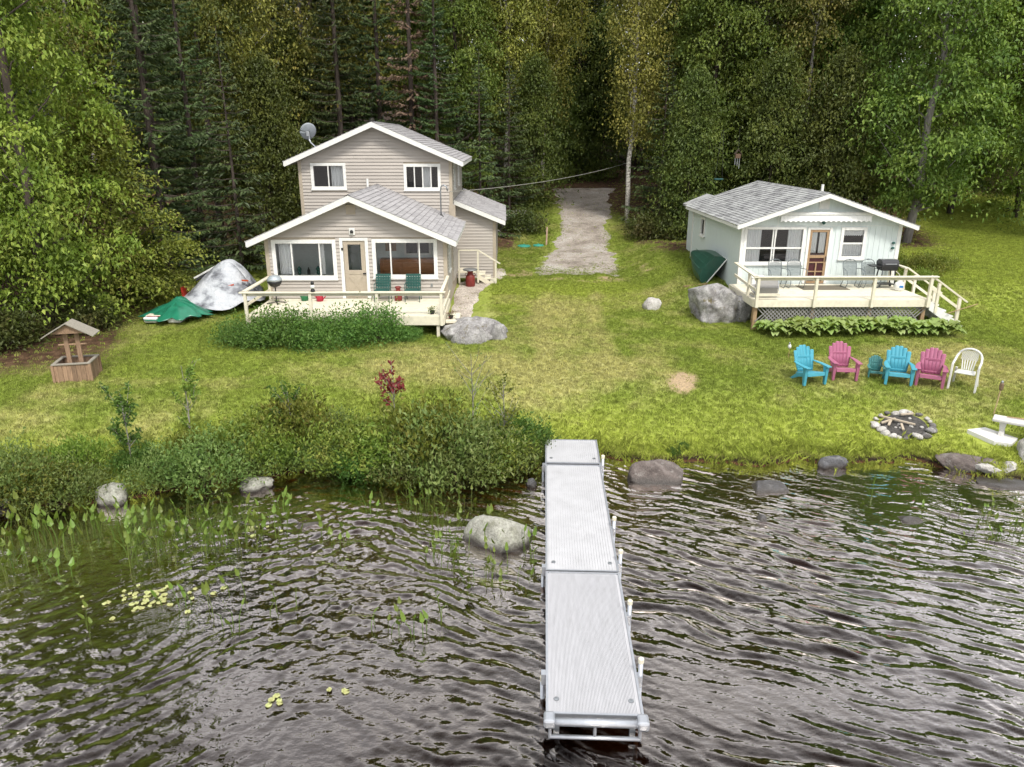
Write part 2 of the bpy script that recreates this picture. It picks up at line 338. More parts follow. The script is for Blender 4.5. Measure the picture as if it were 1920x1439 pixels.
def strip(name, ys, l, r, mat, n=14, jag=.35, seed=3, up=.006):
    yy = np.arange(ys[0], ys[-1]+.01, .3); vs = []; 
    for y in yy:
        a = np.interp(y, ys, l)+jag*fbm(y*.9, 1.0, 0, seed)+jag*.5*vnoise(y*3.1, .3, 0, seed+1)
        b = np.interp(y, ys, r)+jag*fbm(y*.9, 9.0, 0, seed+2)+jag*.5*vnoise(y*3.3, .7, 0, seed+4)
        for k in range(n+1):
            x = a+(b-a)*k/n; yj = y + (jag*1.2*vnoise(x*1.6, 4.0, 0, seed+5) if y < ys[0]+.2 else 0)
            e = min(k, n-k); vs.append((x, yj, gz(x, yj)+(up if e else -.03)+.012*min(e, 2)))
    R = len(yy); F = [(i*(n+1)+k, i*(n+1)+k+1, (i+1)*(n+1)+k+1, (i+1)*(n+1)+k) for i in range(R-1) for k in range(n)]
    o = link(np_mesh(name, vs, F, True, mat), name); return tag(o, kind='structure')
strip('driveway', DRIVE_Y, DRIVE_L, DRIVE_R, gravel_mat('driveway_gravel', 1.0), 16, .45, 31)
strip('gravel_path', [24.6, 26, 28, 30, 32, 33.5, 35], [-2.15, -2.05, -2.05, -2.05, -2.05, -.6, -.55], [-1.45, -1.2, -1.05, -.95, -.3, .2, -.05], gravel_mat('path_gravel', 1.4), 8, .12, 47, .012)

# ------------------------------------------------------------------ lake
def build_lake():
    xs = np.arange(-13.2, 13.21, .031); ys = np.arange(5.2, 16.45, .031); X, Y = np.meshgrid(xs, ys); rw = np.random.default_rng(12)
    wl = sstep(1.5, -6, X+.25*(Y-9)); h = 0*X
    gx = X+.25*fbm(X*.8, Y*.8, 0, 61, 2); gy = Y+.25*fbm(X*.8, Y*.8, 0, 62, 2)
    for (mean, spread, wgt) in ((rad(60), 22, 1-wl), (rad(122), 40, wl)):     # breeze waves fanning out to both sides of the dock
        f = 0*X
        for lam in np.geomspace(.095, .5, 34):
            an = mean+rad(spread)*rw.normal()*.75; k = 2*math.pi/lam; ph = k*(gx*math.cos(an)+gy*math.sin(an))+rw.uniform(0, 6.28)
            f += (.052/k)*(np.sin(ph)+.22*np.cos(2*ph))
        h = h+f*wgt
    h = h*(.78+.75*np.clip(fbm(X*.4, Y*.5, 0, 77, 3)*1.9, -.75, .75))
    # sheltered corner among the water plants, and the lee close to the bank
    calm = 1-.6*bump2(X, Y, -8.6, 11.6, 4.6, 3.0, .6); t = shore(X)-Y
    calm = calm*np.clip(.25+.3*t, .25, 1)
    edge = np.minimum.reduce([sstep(-13.2, -12.4, X), sstep(13.2, 12.4, X), sstep(5.2, 5.8, Y)])
    Z = h*calm*edge*(X < 99)
    nx, ny = len(xs), len(ys); idx = np.arange(nx*ny).reshape(ny, nx)
    F = np.stack([idx[:-1, :-1], idx[:-1, 1:], idx[1:, 1:], idx[1:, :-1]], -1).reshape(-1, 4)
    V = np.stack([X, Y, Z], -1).reshape(-1, 3); x0, x1, y0, y1 = xs[0], xs[-1], ys[0], ys[-1]; n = len(V)
    V = np.vstack([V, [(-900, -500, 0), (900, -500, 0), (900, y1, 0), (-900, y1, 0), (x0, y0, 0), (x1, y0, 0), (x1, y1, 0), (x0, y1, 0)]])
    F = np.vstack([F, [(n, n+1, n+5, n+4), (n+1, n+2, n+6, n+5), (n+3, n, n+4, n+7)]])
    me = np_mesh('lake_water', V, F, True)
    m, t_, b, N, L = newmat('lake_water'); t_.nodes.remove(b); pos = N('ShaderNodeNewGeometry').outputs['Position']
    n1 = noise(N, L, mapped(N, L, pos, (1, 1.4, 1)), 6.5, 2, .5); n2 = noise(N, L, pos, 17, 1, .5)
    ad = N('ShaderNodeMath'); ad.operation = 'MULTIPLY_ADD'; ad.inputs[1].default_value = .22; L(n2, ad.inputs[0]); L(n1, ad.inputs[2])
    bp = N('ShaderNodeBump'); bp.inputs['Strength'].default_value = .16; bp.inputs['Distance'].default_value = .05; L(ad.outputs[0], bp.inputs['Height'])
    f0 = N('ShaderNodeFresnel'); f0.inputs['IOR'].default_value = 1.333; L(bp.outputs[0], f0.inputs['Normal'])
    f = N('ShaderNodeMath'); f.operation = 'MULTIPLY_ADD'; f.inputs[1].default_value = 16.0; f.inputs[2].default_value = -.32; f.use_clamp = True; L(f0.outputs[0], f.inputs[0])
    g = N('ShaderNodeBsdfGlossy'); g.inputs['Roughness'].default_value = .015; g.inputs['Color'].default_value = (1, .92, .87, 1); L(bp.outputs[0], g.inputs['Normal'])
    tr = N('ShaderNodeBsdfTransparent'); tr.inputs['Color'].default_value = (.62, .34, .15, 1)
    ms = N('ShaderNodeMixShader'); L(f.outputs[0], ms.inputs[0]); L(tr.outputs[0], ms.inputs[1]); L(g.outputs[0], ms.inputs[2])
    L(ms.outputs[0], t_.nodes['Material Output'].inputs['Surface']); me.materials.append(m)
    tag(link(me, 'lake_water'), kind='structure')
build_lake()

# ------------------------------------------------------------------ grass: tufts scattered on the turf
def blade_tuft(name, n, h, w, spread, seed, mat, lean=.5):
    rg = np.random.default_rng(seed); vs, fs = [], []
    for i in range(n):
        a = rg.uniform(0, 2*math.pi); r = spread*math.sqrt(rg.uniform()); x, y = r*math.cos(a), r*math.sin(a); b = rg.uniform(0, 2*math.pi)
        hh = h*rg.uniform(.5, 1.15); ln = hh*lean*rg.uniform(.3, 1.3); dx, dy = math.cos(b), math.sin(b); k = len(vs)
        vs += [(x-dy*w/2, y+dx*w/2, -.01), (x+dy*w/2, y-dx*w/2, -.01), (x+dx*ln*.45+dy*w*.35, y+dy*ln*.45-dx*w*.35, hh*.62), (x+dx*ln, y+dy*ln, hh*.95), (x+dx*ln*.45-dy*w*.35, y+dy*ln*.45+dx*w*.35, hh*.62)]
        fs.append((k, k+1, k+2, k+3, k+4))
    return bpy.data.objects.new(name, np_mesh(name, vs, fs, False, mat))
def grass_mat():
    m, t, b, N, L = newmat('grass_blades'); c, at, pos = grass_colour(N, L, 'INSTANCER')
    g = N('ShaderNodeObjectInfo'); h = N('ShaderNodeHueSaturation'); L(c, h.inputs['Color'])
    q = N('ShaderNodeMapRange'); q.inputs[3].default_value = .6; q.inputs[4].default_value = 1.45; L(g.outputs['Random'], q.inputs[0]); L(q.outputs[0], h.inputs['Value'])
    L(h.outputs[0], b.inputs['Base Color']); b.inputs['Roughness'].default_value = .7; b.inputs['Specular IOR Level'].default_value = .2
    tr = N('ShaderNodeBsdfTranslucent'); L(h.outputs[0], tr.inputs['Color']); ms = N('ShaderNodeMixShader'); ms.inputs[0].default_value = .3
    L(b.outputs[0], ms.inputs[1]); L(tr.outputs[0], ms.inputs[2]); L(ms.outputs[0], t.nodes['Material Output'].inputs['Surface']); return m
def scatter(name, target, insts, density, dattr, smin, smax, seed, label, cat, thr=None):
    ng = bpy.data.node_groups.new(name, 'GeometryNodeTree'); ng.interface.new_socket('Geometry', in_out='OUTPUT', socket_type='NodeSocketGeometry')
    N, L = ng.nodes.new, ng.links.new; out = N('NodeGroupOutput')
    oi = N('GeometryNodeObjectInfo'); oi.inputs[0].default_value = target; oi.transform_space = 'RELATIVE'
    da = N('GeometryNodeInputNamedAttribute'); da.data_type = 'FLOAT'; da.inputs[0].default_value = dattr
    mu = N('ShaderNodeMath'); mu.operation = 'MULTIPLY'; mu.inputs[1].default_value = density; L(da.outputs[0], mu.inputs[0])
    dp = N('GeometryNodeDistributePointsOnFaces'); dp.inputs['Seed'].default_value = seed
    L(oi.outputs['Geometry'], dp.inputs['Mesh']); L(mu.outputs[0], dp.inputs['Density'])
    jn = N('GeometryNodeJoinGeometry')
    for i in insts:
        q = N('GeometryNodeObjectInfo'); q.inputs[0].default_value = i; q.inputs['As Instance'].default_value = True; L(q.outputs['Geometry'], jn.inputs[0])
    ip = N('GeometryNodeInstanceOnPoints'); L(dp.outputs['Points'], ip.inputs['Points']); L(jn.outputs[0], ip.inputs['Instance']); ip.inputs['Pick Instance'].default_value = True
    rv = N('FunctionNodeRandomValue'); rv.data_type = 'FLOAT_VECTOR'; rv.inputs[0].default_value = (-.15, -.15, 0); rv.inputs[1].default_value = (.15, .15, 6.283)
    L(rv.outputs[0], ip.inputs['Rotation'])
    rs = N('FunctionNodeRandomValue'); rs.data_type = 'FLOAT'; rs.inputs[2].default_value = smin; rs.inputs[3].default_value = smax; rs.inputs['Seed'].default_value = seed+1
    L(rs.outputs[1], ip.inputs['Scale']); L(ip.outputs[0], out.inputs[0])
    o = link(bpy.data.meshes.new(name), name); md = o.modifiers.new('scatter', 'NODES'); md.node_group = ng
    return tag(o, label, cat, None, 'stuff')
GM = grass_mat()
scatter('lawn_grass', GROUND, [blade_tuft('tuft_a', 9, .055, .014, .09, 1, GM, .9), blade_tuft('tuft_b', 8, .045, .016, .1, 2, GM, 1.2), blade_tuft('tuft_c', 10, .07, .012, .08, 3, GM, .7)],
        190, 'dens', .6, 1.25, 5, 'short mown yellow green grass of the lawn between the two cabins', 'grass')
scatter('bank_grass', GROUND, [blade_tuft('tall_a', 14, .13, .014, .10, 4, GM, .8), blade_tuft('tall_b', 12, .17, .013, .12, 6, GM, 1.0)],
        85, 'long', .55, 1.2, 9, 'longer bright grass hanging over the bank at the water edge', 'grass')

# ================================================================== building helpers
def shingle_mat(name, base, dark, lich=0):
    m, t, b, N, L = newmat(name); co = N('ShaderNodeTexCoord').outputs['Object']
    g = N('ShaderNodeNewGeometry'); r = ramp(N, [(0, dark), (.5, base), (1, tuple(c*1.12 for c in base))]); L(g.outputs['Random Per Island'], r.inputs[0])
    n = noise(N, L, co, 60, 3, .7); r2 = ramp(N, [(.3, (.75, .75, .75)), (.7, (1.2, 1.2, 1.2))]); L(n, r2.inputs[0])
    c = mixc(N, L, 1, r.outputs[0], r2.outputs[0], 'MULTIPLY')
    if lich:
        n2 = noise(N, L, co, 2.2, 8, .75); r3 = ramp(N, [(.42, (0, 0, 0)), (.6, (lich,)*3)]); L(n2, r3.inputs[0])
        c = mixc(N, L, r3.outputs[0], c, (.42, .43, .42))
        n4 = noise(N, L, co, 3.1, 8, .8); r4 = ramp(N, [(.52, (0, 0, 0)), (.66, (.8,)*3)]); L(n4, r4.inputs[0]); c = mixc(N, L, r4.outputs[0], c, (.10, .10, .105))
    L(c, b.inputs['Base Color']); b.inputs['Roughness'].default_value = .9; b.inputs['Specular IOR Level'].default_value = .2; return m
M['shingle'] = shingle_mat('grey_shingles', (.335, .325, .33), (.27, .26, .265))
M['shingle_old'] = shingle_mat('weathered_shingles', (.25, .25, .255), (.15, .15, .155), .85)
def roof_plane(off, p0, p1, p2, p3, mat, parent, course=.19, tab=.32, seed=1, th=.03, name='shingles'):
    """courses of lapped shingle tabs on the slope with eave p0->p1 and ridge p3->p2; joined into one part"""
    rg = random.Random(seed); p0, p1, p2, p3 = map(Vector, (p0, p1, p2, p3)); mb = MB(off); up = (p3-p0); n = max(3, round(up.length/course))
    nrm = (p1-p0).cross(p3-p0).normalized()
    if nrm.z < 0: nrm = -nrm
    for i in range(n):
        a0, b0 = p0.lerp(p3, i/n), p1.lerp(p2, i/n); a1, b1 = p0.lerp(p3, min(1, (i+1.12)/n)), p1.lerp(p2, min(1, (i+1.12)/n))
        ln = (b0-a0).length; s = -(i % 2)*tab/2; k = 0
        while s < ln-1e-4:
            e = min(s+tab, ln); s2 = max(s, 0)
            if e-s2 > .02:
                u0, u1 = s2/ln, (e-.006)/ln; j = rg.uniform(-.004, .004); lo = nrm*(th+j); hi = nrm*.004; dn = up.normalized()*rg.uniform(0, .008)
                A, B, Cc, D = a0.lerp(b0, u0)-dn, a0.lerp(b0, u1)-dn, a1.lerp(b1, u1), a1.lerp(b1, u0)
                mb.add([A, B, A+lo, B+lo, Cc+hi, D+hi], [(0, 1, 3, 2), (2, 3, 4, 5), (0, 2, 5), (1, 4, 3)])
            s += tab
    return tag(mb.build(name, mat, parent), kind='stuff')
def siding(off, wall, prof, y, z0, z1, holes, mat, step=.125, axis='x', sgn=-1, seed=0, name='clapboard'):
    """one lapped board per course and run between openings. prof(z)->(a,b) extent; holes (a,b,z0,z1); boards face sgn along the other axis"""
    rg = random.Random(seed); n = int(round((z1-z0)/step)); out = []
    for i in range(n):
        zb, zt = z0+i*step, z0+(i+1)*step
        (a0, b0), (a1, b1) = prof(zb), prof(zt)
        if b0-a0 < .1: continue
        if b1 < a1: a1 = b1 = (a1+b1)/2
        cuts = sorted((h[0], h[1]) for h in holes if h[2] < zt-.02 and h[3] > zb+.02)
        runs, L0 = [], (a0, a1)
        for c in cuts: runs.append((L0, (c[0], c[0]))); L0 = (c[1], c[1])
        runs.append((L0, (b0, b1)))
        segs = []
        for (l, r) in runs:
            if r[0]-l[0] > 3.9:
                m = l[0]+(r[0]-l[0])*(.35+.3*((i*37) % 10)/10); segs += [(l, (m, m)), ((m+.004, m+.004), r)]
            else: segs.append((l, r))
        for (l, r) in segs:
            if r[0]-l[0] < .03: continue
            d0, d1 = y+sgn*.042, y+sgn*.008; yb = y+sgn*.001
            q = [(l[0], yb, zb), (r[0], yb, zb), (r[0], d0, zb), (l[0], d0, zb), (l[1], yb, zt), (max(r[1], l[1]+.01), yb, zt), (max(r[1], l[1]+.01), d1, zt), (l[1], d1, zt)]
            if axis == 'y': q = [(b, a, c) for a, b, c in q]
            MB(off).hexa(q).build(name, mat, wall)
def wallbox(mb, axis, y0, y1, a, b, z0, z1, holes):
    """solid wall slab between a..b, z0..z1 with rectangular openings, made of butted blocks"""
    xs = sorted({a, b, *[h[0] for h in holes], *[h[1] for h in holes]}); 
    for xa, xb in zip(xs, xs[1:]):
        zs = [z0]; 
        for h in sorted((h for h in holes if h[0] < xb-1e-6 and h[1] > xa+1e-6), key=lambda h: h[2]): zs += [h[2], h[3]]
        zs.append(z1)
        for k in range(0, len(zs), 2):
            if zs[k+1]-zs[k] > .01:
                if axis == 'x': mb.box(xa, xb, y0, y1, zs[k], zs[k+1])
                else: mb.box(y0, y1, xa, xb, zs[k], zs[k+1])
def window(off, par, x0, x1, z0, z1, y, fw=.11, mull=(), bars=(), fm='white', depth=.10, pane='glass', sill=True, axis='x', sgn=-1, label=None):
    """frame of four boards, upright mullions, cross bars, one pane per light; x0..z1 is the outer edge of the frame"""
    def bx(mb, a, b, d0, d1, c, e):
        d0, d1 = sorted((y+sgn*d0, y+sgn*d1))
        return mb.box(a, b, d0, d1, c, e) if axis == 'x' else mb.box(d0, d1, a, b, c, e)
    w = bx(bx(MB(off), x0, x0+fw, -.06, .05, z0, z1), x1-fw, x1, -.06, .05, z0, z1)
    bx(bx(w, x0+fw, x1-fw, -.06, .049, z1-fw, z1), x0+fw, x1-fw, -.06, .049, z0, z0+fw)
    wo_ = w.build('window', M[fm], par, bevel=.006)
    if sill: bx(MB(off), x0-.02, x1+.02, .04, .085, z0-.03, z0+.025).build('sill', M[fm], wo_)
    us = [x0+fw]+[u for mm in mull for u in (mm-.022, mm+.022)]+[x1-fw]; zs = [z0+fw]+[u for mm in bars for u in (mm-.03, mm+.03)]+[z1-fw]
    for mm in mull: bx(MB(off), mm-.022, mm+.022, -.03, .03, z0+fw, z1-fw).build('mullion', M[fm], wo_)
    for i in range(0, len(us), 2):
        for mm in bars: bx(MB(off), us[i], us[i+1], -.028, .026, mm-.03, mm+.03).build('cross_bar', M[fm], wo_)
        for k in range(0, len(zs), 2): bx(MB(off), us[i]-.004, us[i+1]+.004, -.012, -.004, zs[k]-.004, zs[k+1]+.004).build('pane', M[pane], wo_)
    return wo_
def cloth(off, par, x0, x1, z0, z1, y, waves, amp=.03, mat='curtain', name='curtain', seed=0, flare=0, scallop=0):
    g = []; n = max(12, int(waves*6))
    for j in range(5):
        v = j/4; row = []
        for i in range(n+1):
            u = i/n; a = amp*(.6+.6*v)*math.sin(2*math.pi*waves*u+seed+.4*math.sin(5*u+seed)); zz = z1+(z0-z1)*v
            if scallop and j == 4: zz += scallop*abs(math.sin(math.pi*waves*1.0*u))
            row.append((x0+(x1-x0)*u, y+a, zz))
        g.append(row)
    return MB(off).sheet(g).build(name, M[mat], par, smooth=True)

# ================================================================== the taupe two-storey cottage
def build_cottage():
    O = (-5.2, 26.2, 1.0); R = T('lake_cottage', 'taupe sided two storey cottage with grey shingle roofs and white trim', 'house', O)
    S = M['siding']; X0, X1, YF = -8.3, -2.05, 26.2
    wins = [(-8.1, -5.87, 2.28, 3.66), (-5.74, -4.75, 1.6, 3.72), (-4.62, -2.35, 2.31, 3.68)]
    inner = [(a+.02, b-.02, c+.02 if c > 1.7 else c, d-.02) for a, b, c, d in wins]
    # --- front block
    w = MB(O); wallbox(w, 'x', YF, YF+.15, X0, X1, 1.1, 3.74, inner)
    w.prism([(X0, 3.74), (X1, 3.74), (-5.25, 5.1)], 'xz', YF, YF+.15)
    w.box(X0, X0+.15, YF+.15, 32, 1.1, 3.76); swins = [(26.9, 27.7, 2.4, 3.6), (28.6, 29.6, 1.5, 3.55)]
    wallbox(w, 'y', X1-.15, X1, YF+.15, 32, 1.1, 3.74, [(26.92, 27.68, 2.42, 3.58)])
    wf = w.build('front_wall', M['taupe'], R)
    prof = lambda z: (X0+.09 if z < 3.72 else X0+.09+(z-3.72)/.437, X1-.09 if z < 3.72 else X1-.09-(z-3.72)/.437)
    siding(O, wf, prof, YF, 1.62, 5.12, wins, S, .125)
    siding(O, wf, lambda z: (YF+.1, 31.9), X1, 1.62, 3.70, [(26.9, 27.7, 2.4, 3.6), (28.6, 29.5, 1.62, 3.65)], S, .125, 'y', 1)
    for a, b in ((X0-.035, X0+.10), (X1-.10, X1+.035)): MB(O).box(a, b, YF-.04, YF+.0005+.06, 1.3, 3.72).build('corner_board', M['taupe'], wf, bevel=.005)
    MB(O).box(X0+.02, X1-.02, YF-.02, 32, 1.0, 1.3).build('foundation', M['concrete'], wf)
    # windows of the front block
    window(O, R, *wins[0], YF, .13, mull=(-7.42, -6.45))
    window(O, R, *wins[2], YF, .13, mull=(-3.98, -2.98))
    window(O, R, 26.9, 27.7, 2.4, 3.6, X1, .1, axis='y', sgn=1, bars=(3.0,))
    # rooms behind the glass
    i = MB(O); i.box(X0+.16, X1-.16, 28.1, 28.2, 1.6, 3.7); i.box(X0+.16, X1-.16, YF+.16, 28.09, 1.55, 1.6); i.box(-5.80, -5.74, YF+.4, 28.09, 1.6, 3.7)
    i.box(X0+.155, X0+.175, YF+.16, 28.09, 1.6, 3.7); i.build('inner_wall', M['room'], R)
    MB(O).box(X0+.16, X1-.16, YF+.155, 28.09, 3.70, 3.74).build('ceiling_panel', M['white'], R)
    MB(O).box(-4.6, -2.4, 27.5, 27.9, 1.6, 2.78).build('wooden_settle', M['oak'], R, bevel=.02)
    for k in range(3): MB(O).box(-4.5+k*.72, -3.85+k*.72, 27.46, 27.5, 1.75, 2.68).build('settle_panel', M['oak'], R, bevel=.015)
    MB(O).box(-4.7, -2.35, YF+.3, YF+.75, 1.6, 2.36).build('table', M['oak'], R, bevel=.02)
    f = MB(O).box(-3.75, -2.75, 28.04, 28.1, 2.85, 3.6).build('inner_window', M['white'], R)
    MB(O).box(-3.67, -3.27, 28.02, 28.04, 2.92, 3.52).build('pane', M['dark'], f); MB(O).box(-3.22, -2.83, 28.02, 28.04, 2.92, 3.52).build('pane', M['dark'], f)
    MB(O).box(-4.45, -4.05, 28.06, 28.1, 3.0, 3.3).build('wall_picture', M['woodraw'], R)
    cloth(O, R, -7.95, -7.45, 2.42, 3.5, YF+.28, 5, .03); cloth(O, R, -6.5, -6.35, 2.42, 3.5, YF+.28, 2, .02)
    MB(O).box(-8.05, -5.95, YF+.16, YF+.45, 2.30, 2.40).build('window_shelf', M['white'], R)
    l = MB(O).lathe([(.05, 0), (.06, .02), (.055, .16), (.03, .2), (.012, .26)], (-6.95, YF+.25, 2.40), 8).build('shelf_lantern', M['black'], R)
    for px in (-7.28, -6.62): MB(O).lathe([(.04, 0), (.07, .05), (.05, .12), (.08, .2), (.02, .3)], (px, YF+.27, 2.40), 8).build('shelf_plant', M['darkgreen'], R)
    # front door
    d = MB(O); d.box(-5.74, -5.63, YF-.045, YF+.08, 1.6, 3.72); d.box(-4.86, -4.75, YF-.045, YF+.08, 1.6, 3.72); d.box(-5.63, -4.86, YF-.044, YF+.08, 3.62, 3.72)
    df = d.build('door_frame', M['white'], R, bevel=.006)
    d = MB(O); d.box(-5.62, -4.87, YF-.01, YF+.035, 1.6, 2.6); d.box(-5.62, -5.47, YF-.01, YF+.035, 2.6, 3.61); d.box(-5.02, -4.87, YF-.01, YF+.035, 2.6, 3.61); d.box(-5.47, -5.02, YF-.01, YF+.035, 3.49, 3.61)
    dr = d.build('door', M['taupe'], R, bevel=.005)
    MB(O).box(-5.475, -5.015, YF+.008, YF+.016, 2.595, 3.495).build('pane', M['glass'], dr)
    for p, q in (((-5.53, 1.72), (-4.96, 2.48)), ((-5.53, 2.48), (-4.96, 1.72))): MB(O).bar((p[0], YF-.018, p[1]), (q[0], YF-.018-.002*(p[1] > 2), q[1]), .014, .07, (0, 0, 1)).build('cross_brace', M['taupe'], dr)
    for a, b, c, e in ((-5.57, -5.49, 1.68, 2.52), (-5.0, -4.92, 1.68, 2.52)): MB(O).box(a, b, YF-.022, YF-.009, c, e).build('door_stile', M['taupe'], dr)
    for c in (1.66, 2.46): MB(O).box(-5.57, -4.92, YF-.0235, YF-.009, c, c+.07).build('door_rail', M['taupe'], dr)
    MB(O).box(-4.98, -4.87, YF-.06, YF-.01, 2.46, 2.5).build('handle', M['black'], dr)
    for z in (3.3, 1.75): MB(O).box(-5.68, -5.61, YF-.07, YF-.044, z, z+.08).build('hinge', M['black'], dr)
    li = MB(O).box(-5.37, -5.17, YF-.07, YF-.03, 3.82, 4.05).build('porch_light', M['white'], R, bevel=.01)
    MB(O).lathe([(.02, -.06), (.055, -.05), (.06, 0), (.03, .05)], (-5.27, YF-.12, 3.95), 10).build('lamp_head', M['black'], li)
    gv = MB(O).box(-5.43, -5.11, YF-.05, YF-.02, 4.52, 4.84).build('gable_vent', M['taupe'], R)
    for k in range(6): MB(O).hexa([(-5.4, YF-.06, 4.55+k*.045), (-5.14, YF-.06, 4.55+k*.045), (-5.14, YF-.05, 4.55+k*.045), (-5.4, YF-.05, 4.55+k*.045), (-5.4, YF-.052, 4.58+k*.045), (-5.14, YF-.052, 4.58+k*.045), (-5.14, YF-.049, 4.58+k*.045), (-5.4, YF-.049, 4.58+k*.045)]).build('louvre', M['taupe'], gv)
    # --- roofs: deck, fascia boards, shingles
    def gable(nm, xl, xr, zl, zr, xm, zm, y0, y1, seed, th=.10, fas=.20, sh='shingle'):
        rf = MB(O)
        rf.hexa([(xl, y0, zl-th), (xm, y0, zm-th), (xm, y1, zm-th), (xl, y1, zl-th), (xl, y0, zl), (xm, y0, zm), (xm, y1, zm), (xl, y1, zl)])
        rf.hexa([(xm, y0, zm-th), (xr, y0, zr-th), (xr, y1, zr-th), (xm, y1, zm-th), (xm, y0, zm), (xr, y0, zr), (xr, y1, zr), (xm, y1, zm)])
        r = rf.build(nm, M['white'], R)
        for (xa, za, xb, zb) in ((xl, zl, xm, zm), (xm, zm, xr, zr)):
            MB(O).hexa([(xa, y0-.03, za-fas), (xb, y0-.03, zb-fas), (xb, y0-.002, zb-fas), (xa, y0-.002, za-fas), (xa, y0-.03, za+.012), (xb, y0-.03, zb+.012), (xb, y0-.002, zb+.012), (xa, y0-.002, za+.012)]).build('fascia', M['white'], r)
        for (xa, za, sg) in ((xl, zl, -1), (xr, zr, 1)):
            a, b = sorted((xa+sg*.002, xa+sg*.028)); MB(O).box(a, b, y0-.03, y1, za-.17, za-.004).build('eave_fascia', M['white'], r)
        e = .004
        roof_plane(O, (xl-.04, y1, zl+e-.017), (xl-.04, y0-.04, zl+e-.017), (xm, y0-.04, zm+e), (xm, y1, zm+e), M[sh], r, seed=seed)
        roof_plane(O, (xr+.04, y0-.04, zr+e-.017), (xr+.04, y1, zr+e-.017), (xm, y1, zm+e), (xm, y0-.04, zm+e), M[sh], r, seed=seed+1)
        rc = MB(O); y = y0-.04; k = 0
        while y < y1-.05:
            rc.add([(xm-.15, y, zm-.030), (xm, y, zm+.050+.004*(k % 2)), (xm+.15, y, zm-.030), (xm-.15, y+.30, zm-.036), (xm, y+.30, zm+.036), (xm+.15, y+.30, zm-.036)], [(0, 1, 4, 3), (1, 2, 5, 4)]); y += .26; k += 1
        tag(rc.build('ridge_caps', M[sh], r), kind='stuff'); return r
    rl = gable('front_roof', -8.82, -1.68, 3.64, 3.66, -5.25, 5.17, 25.8, 32.0, 11)
    ru = gable('upper_roof', -8.93, -1.70, 6.10, 6.10, -5.30, 7.62, 31.6, 39.9, 21)
    # --- upper storey
    U0, U1, UY = -8.45, -2.2, 32.0; uw = [(-7.98, -6.53, 4.98, 6.04), (-4.16, -2.64, 4.94, 6.0)]
    w = MB(O); wallbox(w, 'x', UY, UY+.15, U0, U1, 1.2, 6.12, [(a+.02, b-.02, c+.02, d-.02) for a, b, c, d in uw]); w.prism([(U0, 6.12), (U1, 6.12), (-5.3, 7.45)], 'xz', UY, UY+.15)
    w.box(U0, U0+.15, UY+.15, 39.5, 1.2, 6.2); w.box(U0+.15, U1-.15, 39.35, 39.5, 1.2, 6.12); w.prism([(U0+.15, 6.12), (U1-.15, 6.12), (-5.3, 7.45)], 'xz', 39.35, 39.5)
    wallbox(w, 'y', U1-.15, U1, UY+.15, 39.5, 1.2, 6.18, [(33.02, 33.88, 4.92, 5.98), (36.02, 36.88, 4.92, 5.98)])
    wu = w.build('upper_wall', M['taupe'], R)
    up = lambda z: (U0+.09 if z < 6.14 else U0+.09+(z-6.14)/.42, U1-.09 if z < 6.14 else U1-.09-(z-6.14)/.42)
    siding(O, wu, up, UY, 3.55, 7.55, uw, S, .133)
    siding(O, wu, lambda z: (UY+.1, 39.4), U1, 3.9, 6.1, [(33.0, 33.9, 4.9, 6.0), (36.0, 36.9, 4.9, 6.0)], S, .133, 'y', 1)
    for a, b in ((U0-.035, U0+.10), (U1-.10, U1+.035)): MB(O).box(a, b, UY-.04, UY+.06, 3.5, 6.12).build('corner_board', M['taupe'], wu, bevel=.005)
    window(O, R, *uw[0], UY, .12, mull=(-7.26,)); window(O, R, *uw[1], UY, .12, mull=(-3.72, -3.38, -3.04))
    window(O, R, 33.0, 33.9, 4.9, 6.0, U1, .1, axis='y', sgn=1); window(O, R, 36.0, 36.9, 4.9, 6.0, U1, .1, axis='y', sgn=1)
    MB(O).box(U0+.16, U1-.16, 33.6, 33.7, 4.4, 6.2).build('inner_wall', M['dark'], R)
    cloth(O, R, -7.2, -6.7, 5.05, 5.95, UY+.25, 4, .03); cloth(O, R, -3.42, -3.05, 5.02, 5.95, UY+.25, 3, .03)
    # --- lean-to annex on the right
    A0, A1, AY = -2.2, -.42, 33.0
    w = MB(O); w.prism([(A0, 1.0), (A1, 1.0), (A1, 3.64), (A0, 4.38)], 'xz', AY, AY+.15); w.box(A1-.15, A1, AY+.15, 40, 1.0, 3.62); w.box(A0+.01, A1-.15, 39.85, 40, 1.0, 3.66)
    wa = w.build('annex_wall', M['taupe'], R)
    siding(O, wa, lambda z: (A0+.02, A1-.09 if z < 3.68 else max(A0+.02, A1-.09-(z-3.68)/.416)), AY, 1.1, 4.36, [], S, .13)
    siding(O, wa, lambda z: (AY+.1, 39.95), A1, 1.1, 3.55, [], S, .13, 'y', 1)
    MB(O).box(A1-.10, A1+.035, AY-.04, AY+.06, 1.05, 3.66).build('corner_board', M['taupe'], wa)
    r = MB(O).hexa([(-2.16, 32.68, 4.40), (0, 32.68, 3.53), (0, 40.3, 3.53), (-2.16, 40.3, 4.40), (-2.16, 32.68, 4.50), (0, 32.68, 3.63), (0, 40.3, 3.63), (-2.16, 40.3, 4.50)]).build('annex_roof', M['white'], R)
    MB(O).hexa([(-2.16, 32.65, 4.31), (0, 32.65, 3.44), (0, 32.678, 3.44), (-2.16, 32.678, 4.31), (-2.16, 32.65, 4.512), (0, 32.65, 3.642), (0, 32.678, 3.642), (-2.16, 32.678, 4.512)]).build('fascia', M['white'], r)
    MB(O).box(.002, .028, 32.65, 40.3, 3.45, 3.625).build('eave_fascia', M['white'], r)
